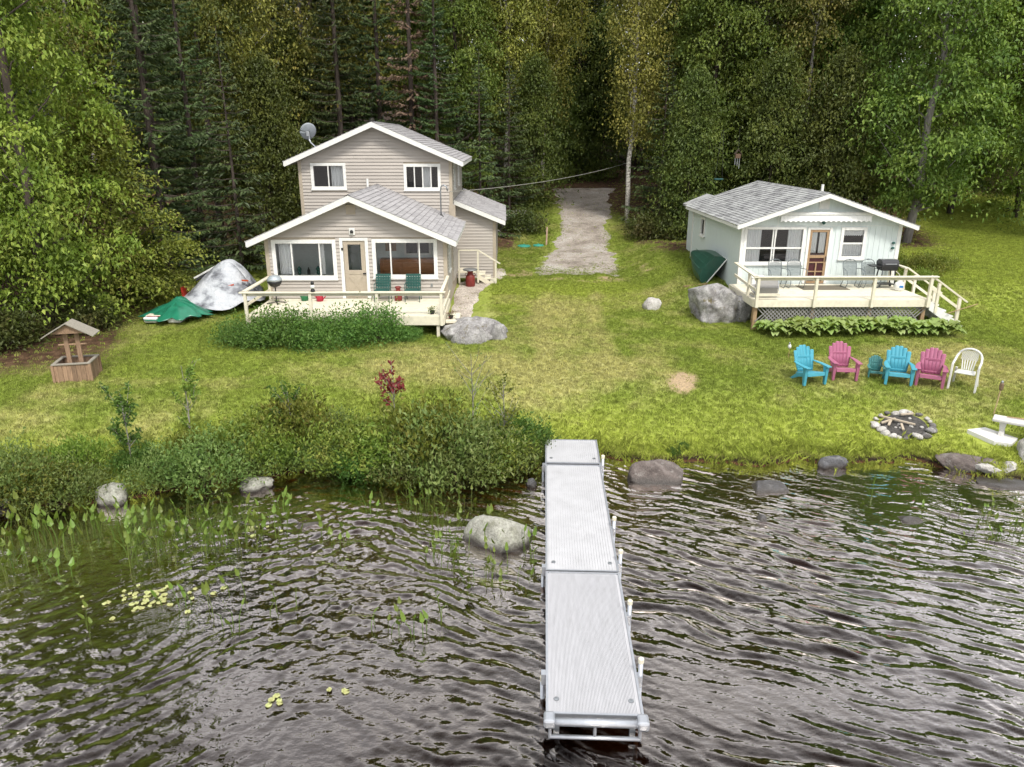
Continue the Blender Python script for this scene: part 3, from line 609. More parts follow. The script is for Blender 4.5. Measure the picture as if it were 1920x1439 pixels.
    roof_plane(O, (.045, 32.64, 3.62), (.045, 40.3, 3.62), (-2.16, 40.3, 4.505), (-2.16, 32.64, 4.505), M['shingle'], r, seed=31)
    # fittings on the roof and wall
    MB(O).tube([(-5.62, 31.7, 4.9), (-5.62, 31.7, 5.42)], .05, 10).build('vent_pipe', M['white'], rl)
    MB(O).box(-2.33, -2.06, UY-.06, UY-.035, 3.55, 4.35).build('meter_box', M['taupe'], wu)
    m = MB(O); m.tube([(-2.55, 30.6, 3.98), (-2.55, 30.6, 5.0), (-2.53, 30.6, 5.16), (-2.42, 30.6, 5.24), (-2.3, 30.6, 5.16), (-2.27, 30.6, 5.0)], .028, 8); m.build('service_mast', M['steel'], rl, smooth=True)
    MB(O).lathe([(.13, 0), (.11, .03), (.04, .12)], (-2.55, 30.6, 3.97), 10).build('mast_flashing', M['black'], rl)
    MB(O).box(-2.62, -2.55, YF-.05, YF-.034, 2.0, 2.13).build('outlet_box', M['steel'], R)
    # side entrance: landing, steps and rail below the lean-to
    st = MB(O); st.box(-2.03, -1.12, 31.6, 32.6, 1.56, 1.62); sl = st.build('side_landing', M['cream'], R)
    for k, (x, z) in enumerate(((-1.12, 1.45), (-.88, 1.28), (-.64, 1.12))): MB(O).box(x, x+.28, 31.65, 32.55, z, z+.05).build('step', M['cream'], sl); MB(O).box(x, x+.02, 31.68, 32.52, z-.14, z-.002).build('riser', M['cream'], sl)
    MB(O).prism([(-1.14, 1.5), (-.34, 1.02), (-.62, .98), (-1.14, 1.3)], 'xz', 31.6, 31.645).build('stringer', M['cream'], sl)
    for x, a, b in ((-1.97, 1.15, 2.5), (-1.17, 1.15, 2.5), (-.42, 1.0, 2.02)): MB(O).box(x, x+.07, 31.53, 31.6, a, b).build('rail_post', M['cream'], sl)
    MB(O).bar((-1.95, 31.565, 2.53), (-1.13, 31.565, 2.53), .08, .05).build('rail', M['cream'], sl); MB(O).bar((-1.13, 31.565, 2.53), (-.2, 31.565, 1.96), .08, .05).build('rail', M['cream'], sl)
    return R
build_cottage()

def deck(nm, label, O, x0, x1, y0, y1, zf, fas, posts, railz, leftrail, group=None):
    R = T(nm, label, 'deck', O); Cc = M['cream']; n = int((y1-y0)/.14)
    for k in range(n):
        a = y0+k*(y1-y0)/n; MB(O).box(x0, x1, a+.003, a+(y1-y0)/n-.003, zf-.035, zf+.002*(k % 3 == 1)).build('deck_board', Cc, R)
    MB(O).box(x0-.01, x1+.01, y0-.04, y0-.002, zf-fas, zf-.006).build('front_fascia', Cc, R, bevel=.004)
    MB(O).box(x0-.04, x0-.002, y0-.002, y1, zf-fas, zf-.006).build('side_fascia', Cc, R); MB(O).box(x1+.002, x1+.04, y0-.002, y1, zf-fas, zf-.006).build('side_fascia', Cc, R)
    for k in range(int((x1-x0)/.6)): MB(O).box(x0+.3+k*.6, x0+.34+k*.6, y0+.03, y1-.02, zf-.2, zf-.037).build('joist', M['woodraw'], R)
    for px in posts: MB(O).box(px-.045, px+.045, y0-.135, y0-.042, zf-fas-.0, railz-.04).build('rail_post', Cc, R, bevel=.004)
    MB(O).box(x0-.12, x1+.1, y0-.16, y0-.01, railz-.04, railz).build('top_rail', Cc, R, bevel=.006)
    MB(O).box(x0-.06, x1+.04, y0-.041, y0-.004, railz-.145, railz-.046).build('under_rail', Cc, R)
    return R, Cc
def cottage_deck():
    O = (-5.1, 23.4, .9); R, Cc = deck('cottage_deck', 'cream painted deck with low railing across the front of the taupe cottage', O, -8.25, -1.98, 23.4, 26.14, 1.6, .3, (-8.2, -6.15, -4.05, -2.02), 2.40, True)
    for px in (-8.15, -5.1, -2.15): MB(O).box(px-.05, px+.05, 23.42, 23.52, gz(px, 23.5)-.05, 1.3).build('deck_leg', Cc, R)
    MB(O).bar((-8.27, 23.33, 2.38), (-8.27, 26.16, 2.38), .14, .04).build('side_rail', Cc, R); MB(O).bar((-8.27, 23.4, 1.93), (-8.27, 26.16, 1.93), .04, .09).build('mid_rail', Cc, R)
    MB(O).box(-8.31, -8.23, 26.02, 26.12, 1.6, 2.36).build('rail_post', Cc, R)
    MB(O).bar((-2.0, 23.35, 2.40), (-2.0, 26.1, 2.40), .10, .04).build('side_rail', Cc, R); MB(O).bar((-1.94, 23.4, 1.85), (-1.94, 26.1, 1.85), .03, .12).build('mid_rail', Cc, R)
    MB(O).box(-1.93, -1.5, 23.7, 24.9, 1.28, 1.36).build('side_step', Cc, R, bevel=.005); MB(O).box(-1.9, -1.6, 23.8, 24.8, .85, 1.279).build('step_block', M['woodraw'], R)
cottage_deck()

# ================================================================== the pale mint cabin
def build_cabin():
    O = (11.3, 27, 1.1); R = T('mint_cabin', 'pale mint single storey cabin with mossy grey roof and white trim', 'house', O)
    X0, X1, Y0, Y1 = 8.5, 14.2, 27.0, 34.2; Wm = M['mint']
    ops = [(8.58, 10.78, 2.65, 4.0), (10.85, 11.73, 1.95, 3.97), (12.05, 12.98, 2.83, 3.98)]
    inn = [(a+.02, b-.02, c+.02 if c > 2 else c, d-.02) for a, b, c, d in ops]
    w = MB(O); wallbox(w, 'x', Y0, Y0+.12, X0, X1, 1.3, 4.1, inn); w.prism([(X0, 4.1), (X1, 4.1), (11.33, 5.06)], 'xz', Y0, Y0+.12)
    wallbox(w, 'y', X0, X0+.12, Y0+.12, Y1, 1.2, 4.1, [(32.02, 32.68, 3.02, 3.78)]); w.box(X1-.12, X1, Y0+.12, Y1, 1.2, 4.1); w.box(X0+.12, X1-.12, Y1-.12, Y1, 1.2, 4.1)
    w.prism([(X0, 4.1), (X1, 4.1), (11.33, 5.06)], 'xz', Y1-.12, Y1); wf = w.build('wall', Wm, R)
    # grooved board cladding of the front, one board between grooves
    x = X0+.11; k = 0
    while x < X1-.12:
        xe = min(x+.203, X1-.11); top = lambda q: 4.16+min(q-X0, X1-q)*.345-.06
        segs = [(1.5, None)]; zs = [1.5]
        for a, b, c, d in ops:
            if a < xe-.03 and b > x+.03: zs = [1.5, c, d] if c > 2 else [d]
        for j in range(0, len(zs), 2):
            zb = zs[j]; last = j+1 >= len(zs); za, zc = (min(4.02, top(x)), min(4.02, top(xe))) if last else (zs[j+1],)*2
            MB(O).hexa([(x+.004, Y0-.015, zb), (xe-.004, Y0-.015, zb), (xe-.004, Y0-.001, zb), (x+.004, Y0-.001, zb), (x+.004, Y0-.015, za), (xe-.004, Y0-.015, zc), (xe-.004, Y0-.001, zc), (x+.004, Y0-.001, za)]).build('wall_board', Wm, wf)
        x = xe; k += 1
    MB(O).prism([(X0+.11, 4.035), (X1-.11, 4.035), (X1-.11, 4.10), (11.33, 5.02), (X0+.11, 4.10)], 'xz', Y0-.014, Y0-.001).build('gable_board', Wm, wf)
    MB(O).box(X0+.11, X1-.11, Y0-.022, Y0-.001, 4.02, 4.034).build('band_board', M['white'], wf)
    for a, b in ((X0-.03, X0+.11), (X1-.11, X1+.03)): MB(O).box(a, b, Y0-.035, Y0+.05, 1.3, 4.1).build('corner_board', M['white'], wf, bevel=.005)
    MB(O).box(X0-.03, X0-.002, Y1-.12, Y1+.02, 1.2, 4.06).build('corner_board', M['white'], wf)
    MB(O).box(X0+.03, X1-.03, Y0+.02, Y1-.02, .9, 1.2).build('foundation', M['concrete'], wf)
    # roof
    xl, xr, xm, zl, zr, zm, ya, yb, th = 8.2, 14.56, 11.3, 4.10, 4.06, 5.17, 26.55, 34.45, .09
    r = MB(O); r.hexa([(xl, ya, zl-th), (xm, ya, zm-th), (xm, yb, zm-th), (xl, yb, zl-th), (xl, ya, zl), (xm, ya, zm), (xm, yb, zm), (xl, yb, zl)])
    r.hexa([(xm, ya, zm-th), (xr, ya, zr-th), (xr, yb, zr-th), (xm, yb, zm-th), (xm, ya, zm), (xr, ya, zr), (xr, yb, zr), (xm, yb, zm)]); rf = r.build('roof', M['white'], R)
    for (xa, za, xb, zb) in ((xl, zl, xm, zm), (xm, zm, xr, zr)):
        MB(O).hexa([(xa, ya-.028, za-.15), (xb, ya-.028, zb-.15), (xb, ya-.002, zb-.15), (xa, ya-.002, za-.15), (xa, ya-.028, za+.005), (xb, ya-.028, zb+.005), (xb, ya-.002, zb+.005), (xa, ya-.002, za+.005)]).build('fascia', M['white'], rf)
    for xa, za, sg in ((xl, zl, -1), (xr, zr, 1)):
        a, b = sorted((xa+sg*.002, xa+sg*.027)); MB(O).box(a, b, ya-.028, yb, za-.13, za-.004).build('eave_fascia', M['white'], rf)
    roof_plane(O, (xl-.04, yb, zl-.01), (xl-.04, ya-.04, zl-.01), (xm, ya-.04, zm+.005), (xm, yb, zm+.005), M['shingle_old'], rf, course=.15, tab=.28, seed=41, th=.026)
    roof_plane(O, (xr+.04, ya-.04, zr-.01), (xr+.04, yb, zr-.01), (xm, yb, zm+.005), (xm, ya-.04, zm+.005), M['shingle_old'], rf, course=.15, tab=.28, seed=42, th=.026)
    rc = MB(O); y = ya-.04
    while y < yb-.1: rc.add([(xm-.13, y, zm-.022), (xm, y, zm+.045), (xm+.13, y, zm-.022), (xm-.13, y+.27, zm-.028), (xm, y+.27, zm+.032), (xm+.13, y+.27, zm-.028)], [(0, 1, 4, 3), (1, 2, 5, 4)]); y += .24
    tag(rc.build('ridge_caps', M['shingle_old'], rf), kind='stuff')
    # rear extension with its own low roof
    e = MB(O); e.box(8.75, 10.45, 34.5, 36.2, 1.2, 3.95); e.build('rear_wall', Wm, R)
    e = MB(O); e.prism([(8.5, 3.96), (9.6, 4.40), (10.7, 3.96), (10.7, 4.05), (9.6, 4.50), (8.5, 4.05)], 'xz', 34.47, 36.4); e.build('rear_roof', M['shingle_old'], R)
    MB(O).tube([(13.05, 31.5, 4.4), (13.05, 31.5, 5.2)], .055, 10).build('chimney_pipe', M['white'], rf)
    # windows and door
    wl = window(O, R, *ops[0], Y0, .10, mull=(9.62, 9.70), bars=(3.24,)); wr = window(O, R, *ops[2], Y0, .11, bars=(3.40,))
    window(O, R, 32.0, 32.7, 3.0, 3.8, X0, .09, axis='y', sgn=-1)
    MB(O).bar((9.66, Y0-.04, 3.02), (9.70, Y0-.07, 2.9), .02, .03).build('latch', M['white'], wl)
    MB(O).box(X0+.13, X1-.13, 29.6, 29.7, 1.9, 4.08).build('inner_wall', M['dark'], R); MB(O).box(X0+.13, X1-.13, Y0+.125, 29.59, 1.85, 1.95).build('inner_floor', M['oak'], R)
    for a, b, s in ((8.70, 9.22, 1), (10.18, 10.67, 2)): cloth(O, R, a, b, 2.74, 3.89, Y0+.045, 6, .018, seed=s)
    cloth(O, R, 12.17, 12.87, 3.66, 3.86, Y0+.04, 9, .014, seed=3, scallop=.03); cloth(O, R, 12.17, 12.87, 2.95, 3.38, Y0+.04, 9, .014, seed=4)
    d = MB(O); d.box(10.85, 10.94, Y0-.04, Y0+.07, 1.95, 3.97); d.box(11.64, 11.73, Y0-.04, Y0+.07, 1.95, 3.97); d.box(10.94, 11.64, Y0-.039, Y0+.07, 3.89, 3.97); d.build('door_frame', M['white'], R, bevel=.005)
    wd = M['woodraw']; d = MB(O); d.box(10.945, 11.03, Y0-.02, Y0+.02, 1.95, 3.885); d.box(11.555, 11.635, Y0-.02, Y0+.02, 1.95, 3.885); d.box(11.03, 11.555, Y0-.019, Y0+.02, 3.80, 3.885); d.box(11.03, 11.555, Y0-.019, Y0+.02, 2.88, 2.98); d.box(11.03, 11.555, Y0-.019, Y0+.02, 1.95, 2.03)
    dr = d.build('screen_door', wd, R, bevel=.004)
    for a, b, c, e_ in ((11.03, 11.555, 2.70, 2.74), (11.03, 11.555, 2.37, 2.41), (11.27, 11.315, 2.03, 2.37), (11.27, 11.315, 2.41, 2.70)): MB(O).box(a, b, Y0-.017, Y0+.018, c, e_).build('door_bar', wd, dr)
    MB(O).box(11.03, 11.555, Y0+.021, Y0+.03, 2.03, 2.88).build('door_panel', pm('maroon_panel', (.055, .008, .012), .5), dr)
    MB(O).box(11.02, 11.56, Y0+.004, Y0+.008, 2.975, 3.805).build('screen_pane', M['glass'], dr); MB(O).box(11.03, 11.555, Y0+.021, Y0+.03, 2.98, 3.05).build('door_panel', bpy.data.materials['maroon_panel'], dr)
    cloth(O, R, 11.05, 11.24, 3.06, 3.80, Y0+.05, 3, .015, seed=5); cloth(O, R, 11.32, 11.54, 3.06, 3.80, Y0+.05, 3, .015, seed=6)
    MB(O).tube([(11.6, Y0-.02, 2.75), (11.6, Y0-.06, 2.78), (11.6, Y0-.06, 2.9), (11.6, Y0-.02, 2.93)], .012, 6).build('handle', M['black'], dr)
    gv = MB(O).box(11.14, 11.50, Y0-.04, Y0-.016, 4.60, 4.95).build('gable_vent', M['white'], R)
    for k in range(6): MB(O).hexa([(11.19, Y0-.055, 4.65+k*.045), (11.45, Y0-.055, 4.65+k*.045), (11.45, Y0-.041, 4.65+k*.045), (11.19, Y0-.041, 4.65+k*.045), (11.19, Y0-.044, 4.68+k*.045), (11.45, Y0-.044, 4.68+k*.045), (11.45, Y0-.041, 4.68+k*.045), (11.19, Y0-.041, 4.68+k*.045)]).build('louvre', M['white'], gv)
    pl = MB(O).tube([(11.34, Y0-.01, 4.22), (11.34, Y0-.10, 4.24), (11.34, Y0-.13, 4.20)], .02, 6).build('porch_light', M['black'], R); MB(O).lathe([(.03, .07), (.085, .05), (.09, .0), (.05, -.06), (.02, -.09)], (11.34, Y0-.13, 4.17), 10).build('lamp_shade', M['darkgreen'], pl)
    aw = MB(O).tube([(9.72, Y0-.16, 4.45), (13.02, Y0-.16, 4.45)], .075, 10).build('awning_roll', M['white'], R)
    cloth(O, aw, 9.76, 12.98, 4.17, 4.40, Y0-.235, 18, .008, name='valance', scallop=.045)
    for q in (9.74, 13.0): MB(O).box(q-.03, q+.03, Y0-.2, Y0-.015, 4.40, 4.50).build('bracket', M['white'], aw)
    MB(O).tube([(9.70, Y0-.2, 4.4), (9.69, Y0-.12, 3.6)], .008, 5).build('crank_rod', M['white'], aw)
    for z in (3.42, 3.24): MB(O).lathe([(.02, -.04), (.06, -.02), (.06, .02), (.02, .04)], (13.98, Y0-.05, z), 8).build('wall_ornament', M['darkgreen'], R)
    MB(O).box(10.79, 10.83, Y0-.03, Y0-.016, 3.1, 3.5).build('thermometer', M['white'], R)
build_cabin()

def cabin_deck():
    O = (11.1, 24.1, 1.0); R, Cc = deck('cabin_deck', 'cream painted deck with railing and lattice skirt in front of the mint cabin', O, 8.2, 14.0, 24.1, 26.9, 1.95, .24, (8.25, 10.15, 12.05, 13.9), 2.74, True)
    MB(O).bar((8.17, 24.0, 2.72), (8.36, 26.95, 2.72), .14, .04).build('side_rail', Cc, R); MB(O).bar((8.2, 24.05, 2.28), (8.36, 26.95, 2.28), .04, .09).build('mid_rail', Cc, R)
    MB(O).box(8.2, 8.28, 24.9, 24.98, 1.95, 2.7).build('rail_post', Cc, R); MB(O).box(8.3, 9.0, 24.02, 24.06, 2.08, 2.17).build('low_rail', Cc, R)
    for y in (25.75, 26.8): MB(O).box(13.92, 14.0, y, y+.08, 1.95, 2.70).build('rail_post', Cc, R)
    MB(O).box(13.88, 14.02, 25.70, 26.95, 2.70, 2.74).build('side_rail', Cc, R)
    # lattice skirt and its posts
    la = MB(O); z0, z1 = 1.2, 1.70
    for k in range(int((14.0-8.3)/.13)):
        x = 8.3+k*.13
        for s in (-1, 1):
            a, b = (x, x+.5*s); 
            if 8.25 < b < 14.05: la.bar((a, 24.16+.006*s, z0), (b, 24.16+.006*s, z1), .034, .01, (0, 1, 0))
    tag(la.build('lattice', pm('grey_lattice', (.30, .29, .27), .8, .2), R), kind='stuff')
    for x in (8.3, 10.2, 12.1, 13.9): MB(O).box(x-.06, x+.06, 24.18, 24.3, .8, 1.72).build('deck_leg', M['woodraw'], R)
    # steps off the right side
    for k in range(4): MB(O).box(14.05+k*.27, 14.05+k*.27+.32, 24.15, 25.6, 1.72-k*.19, 1.77-k*.19).build('step', M['white'], R, bevel=.004); MB(O).box(14.05+k*.27, 14.07+k*.27, 24.2, 25.55, 1.58-k*.19, 1.719-k*.19).build('riser', M['white'], R)
    for y in (24.1, 25.61): 
        MB(O).prism([(14.03, 1.9), (15.25, 1.05), (15.0, .95), (14.03, 1.6)], 'xz', y, y+.04).build('stringer', M['white'], R)
        MB(O).box(14.95, 15.04, y-.03, y+.05, .95, 2.0).build('rail_post', Cc, R); MB(O).box(14.2, 14.28, y-.03, y+.05, 1.5, 2.5).build('rail_post', Cc, R)
        MB(O).bar((13.95, y+.01, 2.73), (15.25, y+.01, 1.86), .10, .045).build('stair_rail', Cc, R); MB(O).bar((14.0, y+.01, 2.33), (15.0, y+.01, 1.66), .04, .08).build('mid_rail', Cc, R)
cabin_deck()

# ================================================================== dock
def build_dock():
    O = (1.0, 7.3, 0); a = -math.atan2(.37, 7.3); Rt = T('boat_dock', 'long narrow aluminium dock of ribbed panels running out from the bank', 'dock', (.51, 7.3, 0), a)
    Wd, z = 1.12, .40
    al = pm('silver_decking', (.52, .52, .545), .5, .1, 5, .04, metal=.15, st=(3, .5, 1), dirt=.10, spec=.5); new = pm('plain_panel', (.53, .53, .55), .45, .1, 3, .03, metal=.15, spec=.5, dirt=.1)
    for (y0, y1, ribs, dz) in ((.02, 3.13, 1, 0), (3.17, 7.26, 0, .0), (7.30, 8.6, 2, .03)):
        s = MB(); s.box(.0, Wd, y0, y1, z-.03, z-.012+dz); sec = s.build('dock_section', al if ribs == 1 else new, Rt)
        rb = MB(); n = 60 if ribs == 1 else 24
        for k in range(n):
            x = .03+(Wd-.06)*k/n; wd = (Wd-.06)/n; rb.box(x, x+wd*(.55 if ribs == 1 else .85), y0+.03, y1-.03, z-.0125+dz, z-.004+dz+(.003 if ribs == 1 else 0))
        tag(rb.build('deck_ribs', al if ribs == 1 else new, sec), kind='stuff')
        for x in (-.03, Wd): MB().box(x, x+.03, y0, y1, z-.14, z+.006+dz).build('side_beam', M['alu'], sec)
        for y in (y0, y1-.03): MB().box(0, Wd, y, y+.03, z-.10, z+.004+dz).build('end_beam', M['alu'], sec)
        for (x, y) in ((.1, y0+.25), (Wd-.1, y0+.25)): MB().lathe([(.035, 0), (.035, .008), (.01, .010)], (x, y, z-.002+dz), 10).build('bolt_cap', M['steel'], sec)
    MB().tube([(-.02, -.06, z-.05), (Wd+.02, -.06, z-.05)], .05, 10).build('front_bumper', M['alu'], Rt, smooth=True)
    for x in (-.06, Wd-.06): MB().box(x, x+.14, -.13, .05, z-.11, z+.02).build('corner_guard', M['alu'], Rt, bevel=.03)
    MB().tube([(.02, -.05, .12), (Wd-.02, -.05, .12)], .028, 8).build('cross_bar', M['alu'], Rt, smooth=True)
    for x in (.02, Wd*.5, Wd-.02): MB().tube([(x, -.05, .1), (x, -.05, z-.06)], .02, 8).build('strut', M['alu'], Rt)
    for x in (.1, Wd-.1): MB().box(x-.035, x+.035, .02, .09, .02, z-.06).build('block', M['steel'], Rt)
    for s_, y, h in ((1, .75, .62), (1, 2.05, .60), (1, 3.45, .60), (1, 4.6, .58), (1, 7.3, .58), (-1, .75, .30), (-1, 3.3, .30), (-1, 7.3, .30)):
        x = Wd+.07 if s_ > 0 else -.07; p = MB().tube([(x, y, -1.5), (x, y, h)], .032, 10).build('dock_post', M['alu'], Rt, smooth=True)
        MB().lathe([(.038, -.03), (.038, .03), (.02, .045)], (x, y, h), 10).build('post_cap', M['cream'], p); MB().box(min(x, x-s_*.045)-.02, max(x, x-s_*.045)+.02, y-.05, y+.05, .24, .40).build('post_bracket', M['alu'], p)
build_dock()

# ================================================================== rocks
def rockmat(name, base, light, dark, lich=(.5, .5, .46), wet=False, moss=0):
    m, t, b, N, L = newmat(name); co = N('ShaderNodeTexCoord').outputs['Object']; pos = N('ShaderNodeNewGeometry').outputs['Position']
    n1 = noise(N, L, pos, 3.2, 8, .7); n2 = noise(N, L, pos, 26, 4, .75); n3 = noise(N, L, pos, 6, 6, .8)
    r = ramp(N, [(.3, dark), (.5, base), (.68, light)]); L(n1, r.inputs[0]); r2 = ramp(N, [(.3, (.6, .6, .6)), (.7, (1.3, 1.3, 1.3))]); L(n2, r2.inputs[0])
    c = mixc(N, L, 1, r.outputs[0], r2.outputs[0], 'MULTIPLY'); r3 = ramp(N, [(.55, (0, 0, 0)), (.63, (.75,)*3)]); L(n3, r3.inputs[0]); c = mixc(N, L, r3.outputs[0], c, lich)
    if moss:
        nm = noise(N, L, pos, 4.4, 6, .7); r4 = ramp(N, [(.58, (0, 0, 0)), (.66, (moss,)*3)]); L(nm, r4.inputs[0]); c = mixc(N, L, r4.outputs[0], c, (.12, .10, .04))
    if wet:   # the splash zone just above the lake stays dark and wet
        x = N('ShaderNodeSeparateXYZ'); L(pos, x.inputs[0]); mr = N('ShaderNodeMapRange'); mr.inputs[1].default_value = .03; mr.inputs[2].default_value = .16
        ad = N('ShaderNodeMath'); ad.operation = 'MULTIPLY_ADD'; ad.inputs[1].default_value = .22; L(n1, ad.inputs[0]); k = N('ShaderNodeMath'); k.operation = 'SUBTRACT'; k.inputs[1].default_value = .11; L(x.outputs['Z'], k.inputs[0]); L(k.outputs[0], ad.inputs[2]); L(ad.outputs[0], mr.inputs[0])
        c = mixc(N, L, mr.outputs[0], (.05, .042, .036), c); q = N('ShaderNodeMapRange'); q.inputs[3].default_value = .3; q.inputs[4].default_value = .85; L(mr.outputs[0], q.inputs[0]); L(q.outputs[0], b.inputs['Roughness'])
    else: b.inputs['Roughness'].default_value = .88
    L(c, b.inputs['Base Color']); bp = N('ShaderNodeBump'); bp.inputs['Strength'].default_value = .6; bp.inputs['Distance'].default_value = .05; L(n2, bp.inputs['Height']); L(bp.outputs[0], b.inputs['Normal']); return m
RK = dict(grey=rockmat('lichen_granite', (.27, .26, .255), (.44, .43, .42), (.10, .09, .085), (.52, .51, .48), moss=.9), pale=rockmat('pale_boulder', (.33, .325, .28), (.46, .45, .40), (.17, .17, .12), (.44, .46, .37), True),
          brown=rockmat('brown_rock', (.13, .105, .095), (.21, .18, .165), (.07, .055, .05), (.26, .24, .22), True), slate=rockmat('dark_wet_rock', (.085, .085, .09), (.14, .14, .15), (.04, .04, .042), (.20, .20, .2), True),
          light=rockmat('light_stone', (.44, .42, .39), (.58, .56, .53), (.25, .23, .21), (.5, .49, .46)), ash=rockmat('sooty_stone', (.14, .13, .125), (.25, .23, .22), (.05, .045, .04), (.3, .28, .26)))
def rock_mesh(seed, mat, sub=3, rough=.35, cuts=7):
    bm = bmesh.new(); bmesh.ops.create_icosphere(bm, subdivisions=sub, radius=1); P = np.array([v.co[:] for v in bm.verts]); rg = np.random.default_rng(seed)
    d = 1+rough*.8*fbm(P[:, 0]*1.3+seed, P[:, 1]*1.3, P[:, 2]*1.3, seed, 4); P = P*d[:, None]
    for k in range(cuts):
        n = rdir_(rg); o = rg.uniform(.55, .88); e = P@n-o; P = P-np.outer(np.maximum(e, 0)*.97, n)
    P = P*(1+.07*fbm(P[:, 0]*3, P[:, 1]*3, P[:, 2]*3, seed+3, 4)-.05*np.exp(-(vnoise(P[:, 0]*1.6, P[:, 1]*1.6, P[:, 2]*1.6, seed+9)/.06)**2))[:, None]
    for v, p in zip(bm.verts, P): v.co = p
    me = bpy.data.meshes.new('rock'); bm.to_mesh(me); bm.free(); me.materials.append(mat); me.polygons.foreach_set('use_smooth', [True]*len(me.polygons)); return me
def rdir_(rg): v = rg.normal(size=3); return v/np.linalg.norm(v)
def rock(name, label, x, y, z, sx, sy, sz, seed, mat, rz=0, group=None, sub=4, rough=.5, cuts=11, tilt=(0, 0), cat='rock'):
    o = link(rock_mesh(seed, RK[mat], sub, rough, cuts), name, None, (x, y, z)); o.scale = (sx, sy, sz); o.rotation_euler = (tilt[0], tilt[1], rz); return tag(o, label, cat, group)
rock('boulder', 'large grey lichen covered boulder against the left corner of the cabin deck', 7.6, 26.0, 1.3, 1.15, 1.05, 1.05, 3, 'grey', .4, sub=5, rough=.75)
rock('boulder', 'low boulder leaning between the large boulder and the deck post', 8.2, 25.4, 1.1, .45, .5, .65, 5, 'grey', 1.0)
rock('boulder', 'broad flat grey boulder beside the right end of the cottage deck', -1.15, 23.7, .88, 1.1, .95, .62, 8, 'grey', .2, sub=5, rough=.6)
rock('boulder', 'rounded lichen spotted boulder in front of the flat one by the cottage deck', -1.12, 22.95, .85, .62, .42, .58, 9, 'grey', 0, rough=.2, cuts=4)
rock('boulder', 'narrow grey boulder at the right of the cottage deck boulders', -.35, 23.35, .85, .42, .6, .55, 10, 'grey', .3)
rock('lawn_rock', 'small pale rock alone in the middle of the lawn', 5.5, 27.2, .97, .42, .34, .42, 12, 'light', .4)
rock('water_boulder', 'large pale topped boulder in the lake left of the dock', -.15, 12.15, .0, .68, .55, .52, 15, 'pale', .25, rough=.22, cuts=4)
rock('shore_rock', 'large flat brown rock at the waterline right of the dock', 3.35, 14.75, .02, .68, .5, .42, 18, 'brown', .2, cuts=9)
rock('shore_rock', 'dark rock half sunk between the brown rock and the bank rock', 5.45, 14.2, -.06, .46, .36, .22, 19, 'slate', -.3)
rock('shore_rock', 'dark rounded rock under the grass bank', 7.35, 15.3, .03, .38, .28, .26, 20, 'slate', .1)
rock('shore_rock', 'small dark rock just breaking the water far from shore', 4.95, 12.85, -.06, .16, .2, .13, 21, 'slate', .6)
rock('shore_rock', 'grey rock tip beside the sparse water plants', 7.85, 12.75, -.06, .2, .3, .14, 22, 'slate', .9)
rock('shore_rock', 'pale flat rock barely under the surface left of the boulder', -3.75, 12.75, -.12, .42, .26, .16, 23, 'pale', .1)
rock('shore_rock', 'grey rock in front of the left bank shrubs', -5.25, 14.35, .05, .34, .3, .24, 24, 'pale', .1)
rock('shore_rock', 'large pale rock among the shrubs of the left bank', -7.95, 13.8, .04, .34, .34, .36, 25, 'pale', .7)
rock('shore_rock', 'pale rock at the left edge of the picture', -10.1, 13.75, .08, .4, .3, .28, 26, 'pale', .3)
rock('shore_rock', 'small dark stone against the left side of the dock', .55, 14.35, .02, .16, .14, .16, 27, 'slate')
rock('shore_rock', 'long dark rock slab sloping into the water at the far right', 10.7, 14.3, -.06, .95, .36, .22, 28, 'slate', -.25)
rock('shore_rock', 'brown weathered ledge below the white slab', 10.25, 15.15, .1, .75, .42, .30, 29, 'brown', -.1, cuts=9)
rock('shore_rock', 'pale stone lying on the far right shore', 10.5, 14.75, .16, .3, .16, .13, 30, 'light', -.2)
rock('shore_rock', 'second pale stone right of the first on the far right shore', 10.95, 14.75, .2, .22, .17, .17, 31, 'light', .6)
rock('boulder', 'rounded pale boulder cut off by the right picture edge', 11.75, 15.05, .35, .5, .45, .45, 33, 'light', .2, rough=.2)
rock('boulder', 'shaded grey boulder beside the lean-to annex', .75, 45.2, 1.95, 1.3, .9, 1.0, 34, 'grey', .2)
rock('boulder', 'small shaded boulder left of the one beside the annex', -.35, 43.4, 1.5, .8, .6, .65, 35, 'grey', .9)

# ------------------------------------------------------------------ fire pit
fx, fy = 9.62, 16.72; fz = gz(fx, fy); FP = T('fire_pit', 'ring of stones round a dark ash bed on the lawn near the water', 'fire pit', (fx, fy, fz))
rg = random.Random(4); FP.scale = (.88, .88, .9)
ab = MB(); ab.lathe([(.02, .05), (.3, .045), (.55, .035), (.62, -.05)], (0, 0, 0), 18); ab.v = [(x, y, z+gz(fx+x, fy+y)-fz+.02) for x, y, z in ab.v]; ab.build('ash_bed', pm('charcoal_ash', (.03, .028, .026), .95, .5, 14, .6, col2=(.14, .13, .12)), FP)
st_m = [rock_mesh(40+i, RK[k], 2, .6, 10) for i, k in enumerate(('light', 'ash', 'light', 'light', 'ash', 'grey'))]
for i in range(21):
    a = i*2*math.pi/21+rg.uniform(-.08, .08); r = .66+rg.uniform(-.05, .05); xx, yy = r*math.cos(a)*1.08, r*math.sin(a)*.95; o = link(st_m[rg.randrange(6)], 'stone', FP, (xx, yy, gz(fx+xx, fy+yy)-fz+.05+rg.uniform(-.03, .03))); s = rg.uniform(.07, .16); o.scale = (s*rg.uniform(.9, 1.3), s, s*.75); o.rotation_euler = (rg.uniform(-.3, .3), rg.uniform(-.3, .3), rg.uniform(0, 6.28))
